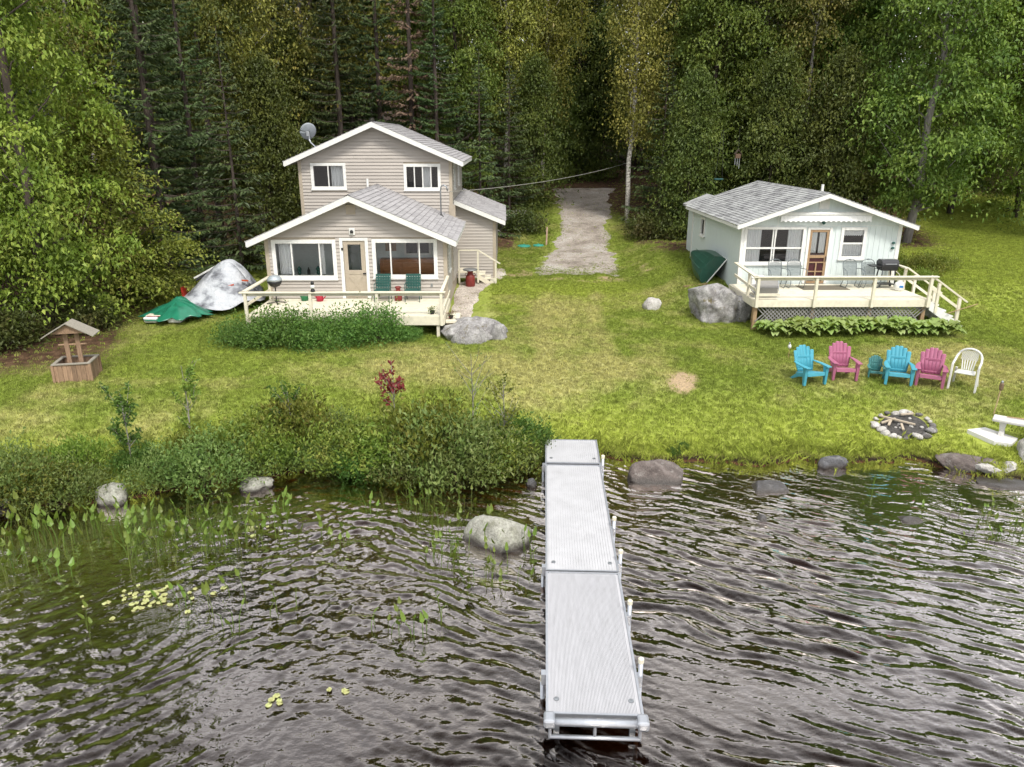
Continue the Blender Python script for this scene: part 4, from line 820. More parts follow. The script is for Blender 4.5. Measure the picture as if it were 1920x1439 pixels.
for i in range(16):
    a, r = rg.uniform(0, 6.28), rg.uniform(.1, .52); o = link(st_m[rg.randrange(6)], 'ember_stone', FP, (r*math.cos(a), r*math.sin(a), .07+gz(fx+r*math.cos(a), fy+r*math.sin(a))-fz)); s = rg.uniform(.025, .06); o.scale = (s, s*1.2, s*.8)
fw_ = pm('split_firewood', (.50, .42, .32), .8, .25, 9, .2, st=(1, 8, 8))
for i, (p, q, lb) in enumerate((((-.42, .34, .16), (.18, -.16, .12), 'longest pale stick lying across the fire pit'), ((-.5, .10, .13), (-.12, .2, .13), 'short pale stick on the left of the fire pit'), ((-.38, -.02, .12), (-.2, .22, .13), 'charred stick propped under the long one in the fire pit'), ((-.15, -.28, .10), (-.08, -.02, .11), 'stubby piece of firewood in the middle of the fire pit'), ((.05, .3, .14), (.35, .28, .13), 'flat piece of firewood at the back of the fire pit'))):
    tag(MB().bar((fx+p[0], fy+p[1], gz(fx+p[0], fy+p[1])+p[2]), (fx+q[0], fy+q[1], gz(fx+q[0], fy+q[1])+q[2]), .055, .04).build('firewood', fw_, None, bevel=.006), lb, 'firewood', 'sticks in the fire pit')

# ------------------------------------------------------------------ lawn chairs
def plastic(name, col): return pm(name, col, .42, .12, 4, .03, dirt=.10, spec=.45)
def adirondack(label, x, y, rz, mat, s=.93, group='lawn chairs by the fire pit'):
    R = T('adirondack_chair', label, 'chair', (x, y, gz(x, y)+.0), rz, group, s)
    n = 6
    for i in range(n):                     # fanned, arched back of moulded slats
        u = (i-(n-1)/2)/((n-1)/2); x0, x1 = u*.20, u*.265; top = .98-.13*abs(u)**1.9; lo = Vector((x0, .235, .27)); hi = Vector((x1, .235+.30*(top-.27)/.7+.05*abs(u)*-1, top)); md = (lo+hi)/2+Vector((u*.02, .015, 0))
        w0, w1 = .084, .110; g = []
        for k, (c, w) in enumerate(((lo, w0), (md, (w0+w1)/2*1.03), (hi-Vector((0, .006, .03)), w1), (hi, w1*.72))): g.append([(c.x-w/2, c.y-.012*0, c.z), (c.x, c.y+.012, c.z), (c.x+w/2, c.y, c.z)])
        MB().sheet(g).build('back_slat', mat, R, smooth=True, solid=.02)
    MB().bar((-.27, .395, .66), (.27, .395, .66), .03, .07).build('back_brace', mat, R, bevel=.01); MB().bar((-.24, .27, .32), (.24, .27, .32), .03, .07).build('back_brace', mat, R, bevel=.01)
    for i in range(5):                     # seat slats dropping to the back, rolled front edge
        t = i/4; yy = -.27+.47*t; zz = .375-.11*t; MB().hexa([(-.265, yy, zz-.02), (.265, yy, zz-.02), (.265, yy+.105, zz-.043), (-.265, yy+.105, zz-.043), (-.265, yy, zz), (.265, yy, zz), (.265, yy+.105, zz-.023), (-.265, yy+.105, zz-.023)]).build('seat_slat', mat, R, bevel=.006)
    MB().hexa([(-.27, -.31, .27), (.27, -.31, .27), (.27, -.275, .28), (-.27, -.275, .28), (-.27, -.30, .375), (.27, -.30, .375), (.27, -.275, .375), (-.27, -.275, .375)]).build('front_apron', mat, R, bevel=.008)
    for q in (-1, 1):
        MB().hexa([(q*.29, -.30, .0), (q*.36, -.30, 0), (q*.36, -.22, 0), (q*.29, -.22, 0), (q*.275, -.32, .53), (q*.375, -.32, .53), (q*.375, -.17, .53), (q*.275, -.17, .53)]).build('front_leg', mat, R, bevel=.012)
        MB().prism([(-.24, .25), (-.24, .36), (.2, .25), (.52, 0), (.42, 0), (.1, .16)], 'yz', q*.275-.02, q*.275+.02).build('rear_leg', mat, R, bevel=.008)
        MB().prism([(q*.26, -.40), (q*.40, -.40), (q*.415, -.25), (q*.40, .10), (q*.33, .36), (q*.27, .36), (q*.285, .05)], 'xy', .53, .56).build('armrest', mat, R, bevel=.012)
    return R
BLUE, PINK, TEAL, WHP = plastic('sky_blue_plastic', (.07, .34, .44)), plastic('pink_plastic', (.38, .12, .205)), plastic('faded_teal_plastic', (.05, .19, .185)), plastic('white_plastic', (.66, .66, .62))
adirondack('bright blue lawn chair at the left end of the row', 8.14, 18.95, rad(12), BLUE); adirondack('pink lawn chair second from the left of the row', 9.16, 19.3, rad(-5), PINK)
adirondack('small faded teal child size lawn chair', 10.1, 19.35, rad(-18), TEAL, .56); adirondack('bright blue lawn chair right of the small teal one', 10.45, 18.85, rad(-20), BLUE)
adirondack('pink lawn chair right of the second blue one', 11.2, 18.65, rad(-29), PINK)
def monobloc():
    x, y = 11.93, 18.35; R = T('plastic_chair', 'white moulded plastic chair at the right end of the row', 'chair', (x, y, gz(x, y)), rad(-38), 'lawn chairs by the fire pit', 1.08); m = WHP
    MB().hexa([(-.22, -.24, .40), (.22, -.24, .40), (.19, .2, .375), (-.19, .2, .375), (-.22, -.24, .43), (.22, -.24, .43), (.19, .2, .405), (-.19, .2, .405)]).build('seat', m, R, bevel=.012)
    fr = [(-.275, -.25, .62), (-.275, .05, .65), (-.26, .22, .72)]+[(-.25*math.cos(t)*1.0, .30, .70+.21*math.sin(t)) for t in np.linspace(.25, math.pi-.25, 9)]+[(.26, .22, .72), (.275, .05, .65), (.275, -.25, .62)]
    MB().tube(fr, .028, 8).build('arm_and_back_hoop', m, R, smooth=True)
    for q in (-1, 1):
        MB().hexa([(q*.255, -.31, 0), (q*.305, -.31, 0), (q*.305, -.26, 0), (q*.255, -.26, 0), (q*.25, -.27, .62), (q*.30, -.27, .62), (q*.30, -.21, .62), (q*.25, -.21, .62)]).build('front_leg', m, R, bevel=.01)
        MB().hexa([(q*.235, .30, 0), (q*.285, .30, 0), (q*.285, .35, 0), (q*.235, .35, 0), (q*.20, .17, .45), (q*.25, .17, .45), (q*.25, .22, .45), (q*.20, .22, .45)]).build('rear_leg', m, R, bevel=.01)
    for i in range(6): u = -.14+i*.056; MB().bar((u*.8, .205, .41), (u, .27, .64), .026, .012).build('back_slat', m, R)
    lat = MB()
    for i in range(-6, 7):
        for s in (-1, 1):
            a = Vector((i*.05-.1*s, .272+.004*s, .64)); b = Vector((i*.05+.1*s, .297+.004*s, .86)); n = 8
            for k in range(n):
                p, q = a.lerp(b, k/n), a.lerp(b, (k+1)/n)
                if abs(q.x) < .195 and abs(p.x) < .195 and (q.x/.23)**2+((q.z-.66)/.25)**2 < 1: lat.bar(p, q, .016, .008, (0, 1, 0))
    tag(lat.build('back_lattice', m, R), kind='stuff')
monobloc()

# ------------------------------------------------------------------ small garden things
def bench():
    x, y = 11.78, 15.72; z = gz(11.4, 15.9); R = T('stone_bench', 'pale concrete garden bench by the water at the right edge', 'bench', (x, y, z), rad(-38)); c = M['concrete']
    MB().box(-.6, .6, -.19, .19, .38, .45).build('seat', c, R, bevel=.02)
    for q in (-.38, .38): MB().hexa([(q-.07, -.16, .0), (q+.07, -.16, 0), (q+.07, .16, 0), (q-.07, .16, 0), (q-.05, -.10, .16), (q+.05, -.10, .16), (q+.05, .10, .16), (q-.05, .10, .16)]).hexa([(q-.05, -.10, .161), (q+.05, -.10, .161), (q+.05, .10, .161), (q-.05, .10, .161), (q-.07, -.16, .379), (q+.07, -.16, .379), (q+.07, .16, .379), (q-.07, .16, .379)]).build('leg', c, R, bevel=.015)
    s = MB(); s.prism([(10.82, 16.18), (11.3, 16.28), (11.75, 15.75), (11.45, 15.5), (11.12, 15.62)], 'xy', -.06, .05); s.v = [(a, b, c+.44+(b-15.9)*.12) for a, b, c in s.v]; tag(s.build('stone_slab', pm('white_slab', (.66, .65, .62), .7, .08, 6, .1, dirt=.08), None, bevel=.01), 'white flat stone slab in the grass under the bench', 'slab')
    tag(MB().tube([(11.55, 15.98, z+.475), (12.2, 15.62, z+.48)], [.012, .02], 6).build('driftwood_stick', M['woodraw'], None), 'thin stick lying along the stone bench seat', 'stick')
bench()
def torch():
    x, y = 11.82, 16.84; R = T('garden_torch', 'bamboo garden torch leaning in the lawn behind the bench', 'torch', (x, y, gz(x, y))); b = pm('bamboo', (.45, .34, .18), .6)
    MB().tube([(0, 0, -.1), (.09, .05, .62)], [.014, .016], 6).build('pole', b, R); MB().lathe([(.02, 0), (.045, .03), (.05, .16), (.035, .19)], (.095, .053, .62), 9).build('head', pm('woven_cane', (.22, .15, .09), .8, .3, 40, .3), R); MB().lathe([(.028, 0), (.03, .03), (.012, .06)], (.095, .053, .81), 8).build('wick_cap', M['steel'], R)
    x, y = 8.36, 21.1; R = T('garden_ornament', 'small grey and white bird ornament on a stick behind the blue chair', 'ornament', (x, y, gz(x, y))); MB().tube([(0, 0, -.05), (.0, 0, .3)], .008, 5).build('stick', M['woodraw'], R)
    MB().lathe([(.005, -.07), (.04, -.03), (.05, .02), (.03, .07), (.005, .09)], (0, 0, .36), 9, 1, 1.3).build('body', M['white'], R, smooth=True); MB().lathe([(.01, -.03), (.03, 0), (.01, .035)], (-.02, -.03, .47), 8).build('head', M['steel'], R, smooth=True)
torch()
def well():
    x, y = -11.5, 19.3; R = T('wishing_well', 'small wooden wishing well with pitched board roof on the left lawn', 'wishing well', (x, y, gz(x, y)-.02), rad(12)); w = pm('weathered_cedar', (.36, .235, .15), .8, .3, 7, .25, st=(8, 8, 1), isl=.25); g = pm('grey_barn_board', (.34, .31, .26), .85, .25, 6, .25, st=(1, 8, 8), dirt=.2)
    W2, D2, Hh = .44, .40, .5; rgw = random.Random(2)
    bs = MB().box(-W2+.02, W2-.02, -D2+.02, D2-.02, 0, .25).build('inner_box', M['soil'], R)
    for s in (-1, 1):
        n = 8
        for k in range(n):
            a = -W2+k*2*W2/n; MB().box(a+.003, a+2*W2/n-.003, *sorted((s*(D2-.022), s*(D2+rgw.uniform(-.004, .004)))), 0, Hh-.002).build('plank', w, R); 
        n = 7
        for k in range(n):
            a = -D2+.023+k*2*(D2-.023)/n; MB().box(*sorted((s*(W2-.022), s*(W2+rgw.uniform(-.004, .004)))), a+.003, a+2*(D2-.023)/n-.003, 0, Hh-.002).build('plank', w, R)
        MB().box(-W2-.03, W2+.03, *sorted((s*(D2-.06), s*(D2+.03))), Hh, Hh+.035).build('rim_board', g, R, bevel=.005); MB().box(*sorted((s*(W2-.06), s*(W2+.03))), -D2+.061, D2-.061, Hh, Hh+.034).build('rim_board', g, R, bevel=.005)
        for q in (-1, 1): MB().box(s*(W2+.012)-.03, s*(W2+.012)+.03, q*(D2+.012)-.03, q*(D2+.012)+.03, 0, Hh-.003).build('corner_post', w, R)
        MB().box(s*.14-.055, s*.14+.055, -.03+s*-.0, .03, .2, 1.33).build('post', w, R, bevel=.004)
    for s in (-1, 1): 
        for k in range(2):
            y0, y1 = (-.30, -.002) if k == 0 else (.002, .30); t0, t1 = 0, .62
            MB().hexa([(s*t0, y0, 1.56), (s*t1, y0, 1.20), (s*t1, y1, 1.20), (s*t0, y1, 1.56), (s*t0, y0, 1.585), (s*(t1+.005), y0, 1.225), (s*(t1+.005), y1, 1.225), (s*t0, y1, 1.585)]).build('roof_board', g, R)
    for yy in (-.2, .2): MB().prism([(-.42, 1.29), (.42, 1.29), (0, 1.535)], 'xz', yy-.012, yy+.012).build('roof_gusset', w, R)
    MB().tube([(-.34, 0, .95), (.34, 0, .95)], .025, 8).build('windlass', w, R)
well()
def lids():
    g = pm('teal_lid_plastic', (.04, .30, .22), .5, .15)
    for x, y, r, lb in ((1.05, 41.2, .36, 'larger teal round tank lid flush in the grass beside the driveway'), (1.85, 41.5, .3, 'smaller teal round tank lid next to the larger one')):
        R = T('tank_lid', lb, 'lid', (x, y, gz(x, y)), 0, 'tank lids by the driveway'); MB().lathe([(r, -.05), (r, .06), (r*.93, .09), (r*.2, .12)], (0, 0, 0), 16).build('cover', g, R); MB().lathe([(.05, .1), (.05, .15), (.02, .16)], (0, 0, 0), 8).build('knob', g, R)
    x, y = 2.3, 41.7; tag(MB().tube([(x, y, gz(x, y)-.1), (x+.03, y, gz(x, y)+1.0)], .045, 6).build('marker_stake', pm('stake_paint', (.62, .42, .33), .7), None), 'pale wooden marker stake at the left edge of the driveway', 'stake')
    x, y = 8.45, 25.0; tag(MB().tube([(x, y, gz(x, y)-.1), (x+.05, y+.03, gz(x, y)+.9), (x+.08, y+.05, gz(x, y)+1.5)], [.02, .02, .017], 6).build('garden_stake', pm('stake_wood', (.38, .27, .12), .7), None), 'thin wooden stake between the large boulder and the hostas', 'stake')
lids()
def milk_can(name, label, x, y, z, s, top=None, group=None):
    R = T(name, label, 'milk can', (x, y, z), 0, group, s); c = pm(name+'_paint', (.24, .035, .03), .55, .25, 8, .1, dirt=.25)
    MB().lathe([(.17, 0), (.18, .02), (.18, .36), (.165, .42), (.11, .50), (.10, .56), (.12, .60), (.125, .63), (.02, .64)], (0, 0, 0), 18).build('body', c, R, smooth=True)
    for q in (-1, 1): MB().tube([(q*.165, 0, .42), (q*.2, 0, .46), (q*.17, 0, .52), (q*.11, 0, .52)], .012, 6).build('handle', c, R)
    if top: MB().lathe([(.27, .641), (.28, .66), (.27, .69), (.02, .695)], (0, 0, 0), 18).build('seat_top', M[top], R)
    else: MB().lathe([(.13, .60), (.15, .66), (.13, .69), (.03, .71)], (0, 0, 0), 16).build('lid', c, R)
milk_can('milk_can_stool', 'dark red milk can with round grey top beside the side steps', -1.45, 31.1, gz(-1.45, 31.1), 1.1, 'steel')
milk_can('milk_can', 'small red milk can between the two green deck chairs', -3.72, 25.75, 1.605, .72)

# ------------------------------------------------------------------ things on the cottage deck
def kettle():
    R = T('kettle_grill', 'round kettle grill on a single leg at the left of the cottage deck', 'grill', (-7.85, 25.35, 1.605))
    MB().lathe([(.03, .55), (.16, .60), (.23, .70), (.25, .78)], (0, 0, 0), 20).build('bowl', M['black'], R, smooth=True); MB().lathe([(.255, .782), (.24, .86), (.16, .94), (.04, .97)], (0, 0, 0), 20).build('lid', pm('silver_enamel', (.45, .5, .54), .3, .08, 4, .02, metal=.4), R, smooth=True)
    MB().tube([(0, 0, .02), (0, 0, .57)], .022, 8).build('stem', M['black'], R); MB().tube([(-.04, 0, .975), (-.04, 0, 1.0), (.04, 0, 1.0), (.04, 0, .975)], .008, 6).build('handle', M['black'], R)
    for k in range(4): a = k*math.pi/2+.4; MB().bar((0, 0, .05), (.33*math.cos(a), .33*math.sin(a), .012), .04, .025).build('foot', M['black'], R)
    return R
kettle()
def strap_chair(label, x):
    R = T('deck_chair', label, 'chair', (x, 25.72, 1.605), 0, 'green deck chairs'); f = M['darkgreen']
    for q in (-.25, .25):
        MB().tube([(q, -.27, 0), (q, -.25, .40), (q, -.22, .60), (q, .05, .62), (q, .20, .60)], .014, 6).build('front_leg', f, R, smooth=True); MB().tube([(q, .28, 0), (q, .18, .40), (q, .30, .88)], .014, 6).build('rear_leg', f, R, smooth=True); MB().tube([(q, -.25, .40), (q, .18, .38)], .014, 6).build('seat_rail', f, R)
    MB().tube([(-.25, .30, .88), (.25, .30, .88)], .014, 6).build('top_rail', f, R); MB().tube([(-.25, -.25, .40), (.25, -.25, .40)], .014, 6).build('front_rail', f, R)
    for k in range(5): z = .47+k*.088; y = .18+(z-.40)*.25; MB().box(-.245, .245, y-.022, y-.016, z, z+.066).build('back_strap', f, R)
    for k in range(5): u = -.20+k*.088; MB().hexa([(u, .165, .42), (u+.066, .165, .42), (u+.066, .171, .42), (u, .171, .42), (u, .283, .875), (u+.066, .283, .875), (u+.066, .289, .875), (u, .289, .875)]).build('back_strap', f, R)
    for k in range(5): y = -.22+k*.08; MB().box(-.245, .245, y, y+.06, .405, .411).build('seat_strap', f, R)
strap_chair('dark green strap chair left of the small red milk can', -4.25); strap_chair('dark green strap chair right of the small red milk can', -3.2)
def can(label, x, y, col, nm):
    R = T('watering_can', label, 'watering can', (x, y, 1.605)); c = plastic(nm, col); MB().lathe([(.11, 0), (.12, .01), (.13, .22), (.12, .25), (.03, .26)], (0, 0, 0), 14).build('body', c, R, smooth=True)
    MB().tube([(.11, -.02, .06), (.2, -.05, .16), (.25, -.06, .25)], [.025, .018, .03], 7).build('spout', c, R); MB().tube([(-.05, 0, .25), (-.12, 0, .3), (-.19, 0, .22), (-.12, 0, .1)], .014, 6).build('handle', c, R)
can('green watering can left of the red one on the cottage deck', -7.0, 25.8, (.02, .16, .06), 'green_can'); can('red watering can right of the green one on the cottage deck', -6.45, 25.7, (.45, .02, .05), 'red_can')
R = T('rail_ornament', 'black and white ornament standing on the cottage deck railing', 'ornament', (-6.05, 23.315, 2.402)); MB().lathe([(.07, 0), (.075, .03), (.05, .09), (.02, .11)], (0, 0, 0), 10).build('base', M['black'], R); MB().lathe([(.05, .10), (.075, .15), (.06, .20), (.03, .22)], (0, 0, 0), 10).build('body', M['white'], R, smooth=True); MB().lathe([(.03, .21), (.06, .26), (.045, .32), (.01, .34)], (0, 0, 0), 10).build('head', M['black'], R, smooth=True)
fl_y = leafmat('yellow_flowers', [(.5, .38, .03), (.08, .14, .02), (.1, .17, .03)], .2); fl_r = leafmat('pink_flowers', [(.4, .04, .1), (.06, .10, .02), (.35, .05, .06)], .2)
def flowers(label, x, y, z, m):
    R = T('flower_pot', label, 'flowers', (x, y, z)); MB().lathe([(.06, 0), (.09, .1), (.095, .11), (.02, .112)], (0, 0, 0), 10).build('pot', M['black'], R); link(shrub_mesh_(m), 'blooms', R, (0, 0, .1))
def shrub_mesh_(m):
    r2 = np.random.default_rng(9); n = 160; P = r2.normal(size=(n, 3))*[.07, .07, .06]+[0, 0, .05]; D = r2.normal(size=(n, 3)); L = r2.uniform(.03, .06, n); D /= np.linalg.norm(D, axis=1, keepdims=True)
    V = np.stack([P, P+np.cross(D, [0, 0, 1.0])*L[:, None]*.5+D*L[:, None]*.5, P+D*L[:, None], P-np.cross(D, [0, 0, 1.0])*L[:, None]*.5+D*L[:, None]*.5], 1).reshape(-1, 3); return np_mesh('blooms', V, np.arange(n*4).reshape(-1, 4), False, m)
flowers('pot of yellow flowers at the right deck post of the cottage', -2.35, 23.65, 1.605, fl_y); flowers('pink flowers on the step side of the right deck post', -1.78, 24.0, 1.363, fl_r)

# ------------------------------------------------------------------ things on the cabin deck
def metal_chair(label, x, rz=0):
    R = T('patio_chair', label, 'chair', (x, 26.35, 1.955), rz, 'grey patio chairs on the cabin deck'); f = pm('grey_wrought_iron', (.17, .20, .21), .5, .15) if 'grey_wrought_iron' not in bpy.data.materials else bpy.data.materials['grey_wrought_iron']
    hoop = [(-.22, .02, .40), (-.24, .12, .70)]+[(-.24*math.cos(t), .17, .80+.16*math.sin(t)) for t in np.linspace(.2, math.pi-.2, 7)]+[(.24, .12, .70), (.22, .02, .40)]
    MB().tube(hoop, .013, 6).build('back_frame', f, R, smooth=True)
    me = MB()
    for k in range(15): u = -.20+k*.0286; me.bar((u, .03, .41), (u*1.06, .155, .86-abs(u)*.15), .016, .005, (0, 1, 0))
    for k in range(9): z = .45+k*.05; me.bar((-.225, .03+(z-.41)*.27, z), (.225, .03+(z-.41)*.27, z), .012, .005, (0, 0, 1))
    tag(me.build('back_mesh', f, R), kind='stuff')
    MB().lathe([(.045, -.006), (.05, .0), (.045, .006)], (0, .175, .93), 8).build('back_motif', f, R)
    s = MB(); s.box(-.23, .23, -.42, .03, .385, .40); s.build('seat', f, R, bevel=.008)
    for q in (-1, 1):
        MB().tube([(q*.24, .10, .64), (q*.31, -.15, .66), (q*.31, -.36, .62), (q*.27, -.40, .40)], .012, 6).build('armrest', f, R, smooth=True)
        MB().tube([(q*.27, -.40, .40), (q*.25, -.42, .2), (q*.25, -.30, .015), (q*.25, .12, .015)], .012, 6).build('leg', f, R, smooth=True); MB().tube([(q*.25, .12, .015), (q*.24, .0, .2), (q*.23, -.1, .385)], .012, 6).build('leg', f, R, smooth=True)
for x, lb in ((9.62, 'grey mesh patio chair furthest left below the big cabin window'), (10.3, 'grey mesh patio chair left of the cabin door'), (12.3, 'grey mesh patio chair just right of the cabin door'), (12.95, 'grey mesh patio chair nearest the black gas grill')): metal_chair(lb, x)
def gas_grill():
    R = T('gas_grill', 'black gas grill at the right end of the cabin deck', 'grill', (13.5, 26.2, 1.955)); k = M['black']
    MB().hexa([(-.28, -.2, .62), (.28, -.2, .62), (.28, .2, .62), (-.28, .2, .62), (-.3, -.23, .80), (.3, -.23, .80), (.3, .23, .80), (-.3, .23, .80)]).build('firebox', k, R, bevel=.02)
    MB().prism([(-.235, .805), (.235, .805), (.22, .92), (.10, 1.0), (-.10, 1.0), (-.22, .92)], 'yz', -.30, .30).build('lid', pm('grill_lid', (.05, .05, .055), .3, .1), R, bevel=.015)
    MB().tube([(-.2, -.25, .86), (.2, -.25, .86)], .013, 6).build('handle', M['steel'], R); MB().box(-.62, -.305, -.2, .2, .76, .79).build('side_shelf', k, R)
    for x, y in ((-.22, -.16), (.22, -.16), (-.22, .16), (.22, .16)): MB().bar((x*1.2, y*1.2, .05), (x, y, .62), .035).build('leg', k, R)
    MB().box(-.26, .26, -.18, .18, .12, .15).build('bottom_shelf', k, R)
    for q in (-1, 1): MB().tube([(q*.28, .2, .07), (q*.32, .2, .07)], .07, 12).build('wheel', k, R)
    MB().tube([(.2, -.24, .62), (.32, -.32, .5), (.28, -.40, .34), (.2, -.45, .30)], .014, 6).build('gas_hose', pm('pale_hose', (.6, .58, .45), .5), R)
    R = T('gas_bottle', 'white gas bottle with blue mark beside the black grill', 'gas bottle', (13.72, 25.62, 1.955)); MB().lathe([(.11, 0), (.15, .04), (.155, .22), (.12, .29), (.03, .31)], (0, 0, 0), 16).build('tank', M['white'], R, smooth=True); MB().lathe([(.085, .28), (.09, .36), (.085, .362), (.08, .30)], (0, 0, 0), 14).build('collar', M['white'], R)
    MB().box(-.06, .07, -.159, -.15, .12, .2).build('blue_mark', pm('blue_print', (.03, .18, .5), .5), R)
gas_grill()
tag(MB().box(10.45, 12.1, 25.75, 26.55, 1.956, 1.966).build('door_mat', pm('grey_brown_mat', (.17, .15, .11), .95, .2, 30, .4), None), 'grey brown mat lying before the cabin door', 'mat')
R = T('sling_lounger', 'grey canvas lounger folded in the left front corner of the cabin deck', 'lounger', (8.7, 24.75, 1.955)); cv = pm('grey_canvas', (.32, .31, .30), .85, .1, 20, .2)
MB().sheet([[(-.38, -.35, .12), (.32, -.35, .12)], [(-.38, -.42, .35), (.32, -.42, .35)], [(-.38, -.30, .60), (.32, -.30, .60)]]).build('canvas', cv, R, solid=.02); MB().sheet([[(-.38, -.35, .12), (.32, -.35, .12)], [(-.38, .1, .16), (.32, .1, .16)], [(-.38, .45, .3), (.32, .45, .3)]]).build('canvas', cv, R, solid=.02)
for q in (-.40, .34): MB().tube([(q, -.3, .62), (q, -.43, .3), (q, -.3, .02), (q, .4, .02), (q, .5, .32)], .014, 6).build('frame', M['alu'], R)
R = T('cooler_box', 'white rounded cooler near the left railing of the cabin deck', 'cooler', (9.0, 26.35, 1.955)); MB().box(-.25, .25, -.17, .17, 0, .30).build('box', M['white'], R, bevel=.03); MB().box(-.26, .26, -.18, .18, .302, .40).build('lid', M['white'], R, bevel=.05)
tag(MB().tube([(14.62, 24.02, 1.5), (15.55, 24.0, 1.82)], .014, 6).build('walking_stick', M['woodraw'], None), 'thin stick resting against the end of the cabin stair rail', 'stick')

# ------------------------------------------------------------------ boats
def rowboat():
    R = T('rowboat', 'dark green rowboat leaning bottom up against the cabin side wall', 'boat', (7.85, 29.9, gz(7.8, 30))); hull = pm('green_fibreglass', (.022, .085, .06), .35, .2, 3, .03, dirt=.12)
    ax = Vector((.02, 1, .05)).normalized(); up = Vector((.80, -.02, -.60)).normalized(); bm_ = ax.cross(up).normalized(); org = Vector((-.12, -1.35, .62))
    def P(l, b, h): return org+ax*l+bm_*b+up*h
    Ln = 2.8; rows = []
    for i in range(9):
        t = i/8; half = .62*(1-.55*max(0, t-.35)**1.5/.65**1.5*1.1); dp = .46; fl = .74-.25*t; k = .10*max(0, t-.5)
        rows.append([P(Ln*t, -half, dp+.05*t), P(Ln*t, -half*.97, dp*.55), P(Ln*t, -half*fl, .05+k), P(Ln*t, -half*fl*.5, .0+k), P(Ln*t, 0, -.02+k), P(Ln*t, half*fl*.5, .0+k), P(Ln*t, half*fl, .05+k), P(Ln*t, half*.97, dp*.55), P(Ln*t, half, dp+.05*t)])
    MB().sheet(rows).build('hull', hull, R, smooth=False, solid=.025); MB().add(rows[0], [tuple(range(9))]).build('transom', hull, R, solid=.03); MB().add(rows[-1], [tuple(range(9))]).build('bow_plate', hull, R, solid=.03)
    for j in (0, 8): MB().tube([r[j] for r in rows], .03, 6).build('gunwale', M['white'], R)
    MB().tube([rows[0][0], rows[0][8]], .03, 6).build('transom_rail', M['white'], R)
    kl = pm('green_keel', (.06, .16, .12), .4)
    for b in (-.26, 0, .26): MB().tube([P(.35, b, -.025), P(Ln*.6, b*.9, -.022), P(Ln*.9, b*.8, .02)], .012, 5).build('keel_strip', kl, R)
    tag(MB().bar((7.0, 28.9, gz(7, 28.9)+.04), (7.75, 28.3, gz(7.7, 28.3)+.04), .09, .05).build('lumber_piece', M['woodraw'], None), 'short board on the ground under the green rowboat', 'board')
rowboat()
def drape(name, mat, R, cx, cy, rx, ry, peaks, base, seed, n=40, m=16, fold=.10, wav=9):
    rgd = np.random.default_rng(seed); rows = []
    for j in range(m+1):
        v = j/m; row = []
        for i in range(n+1):
            a = 2*math.pi*i/n; f = 1+fold*math.sin(wav*a+seed)*v**1.5+.12*float(vnoise(math.cos(a)*1.7+seed, math.sin(a)*1.7, 0, seed)); x, y = cx+rx*v*f*math.cos(a), cy+ry*v*f*math.sin(a)
            z = base+max(sum(h*math.exp(-((x-px)/wx)**2-((y-py)/wy)**2) for px, py, h, wx, wy in peaks), 0)*(1-.15*v)
            z += .05*float(fbm(x*2.2, y*2.2, 0, seed, 3))*(.4+v)+fold*.45*math.sin(wav*a*1.0+seed)*v*(1-.3*v); row.append((x, y, max(z, 0.0)))
        rows.append(row)
    return MB().sheet(rows).build(name, mat, R, smooth=True, solid=.008)
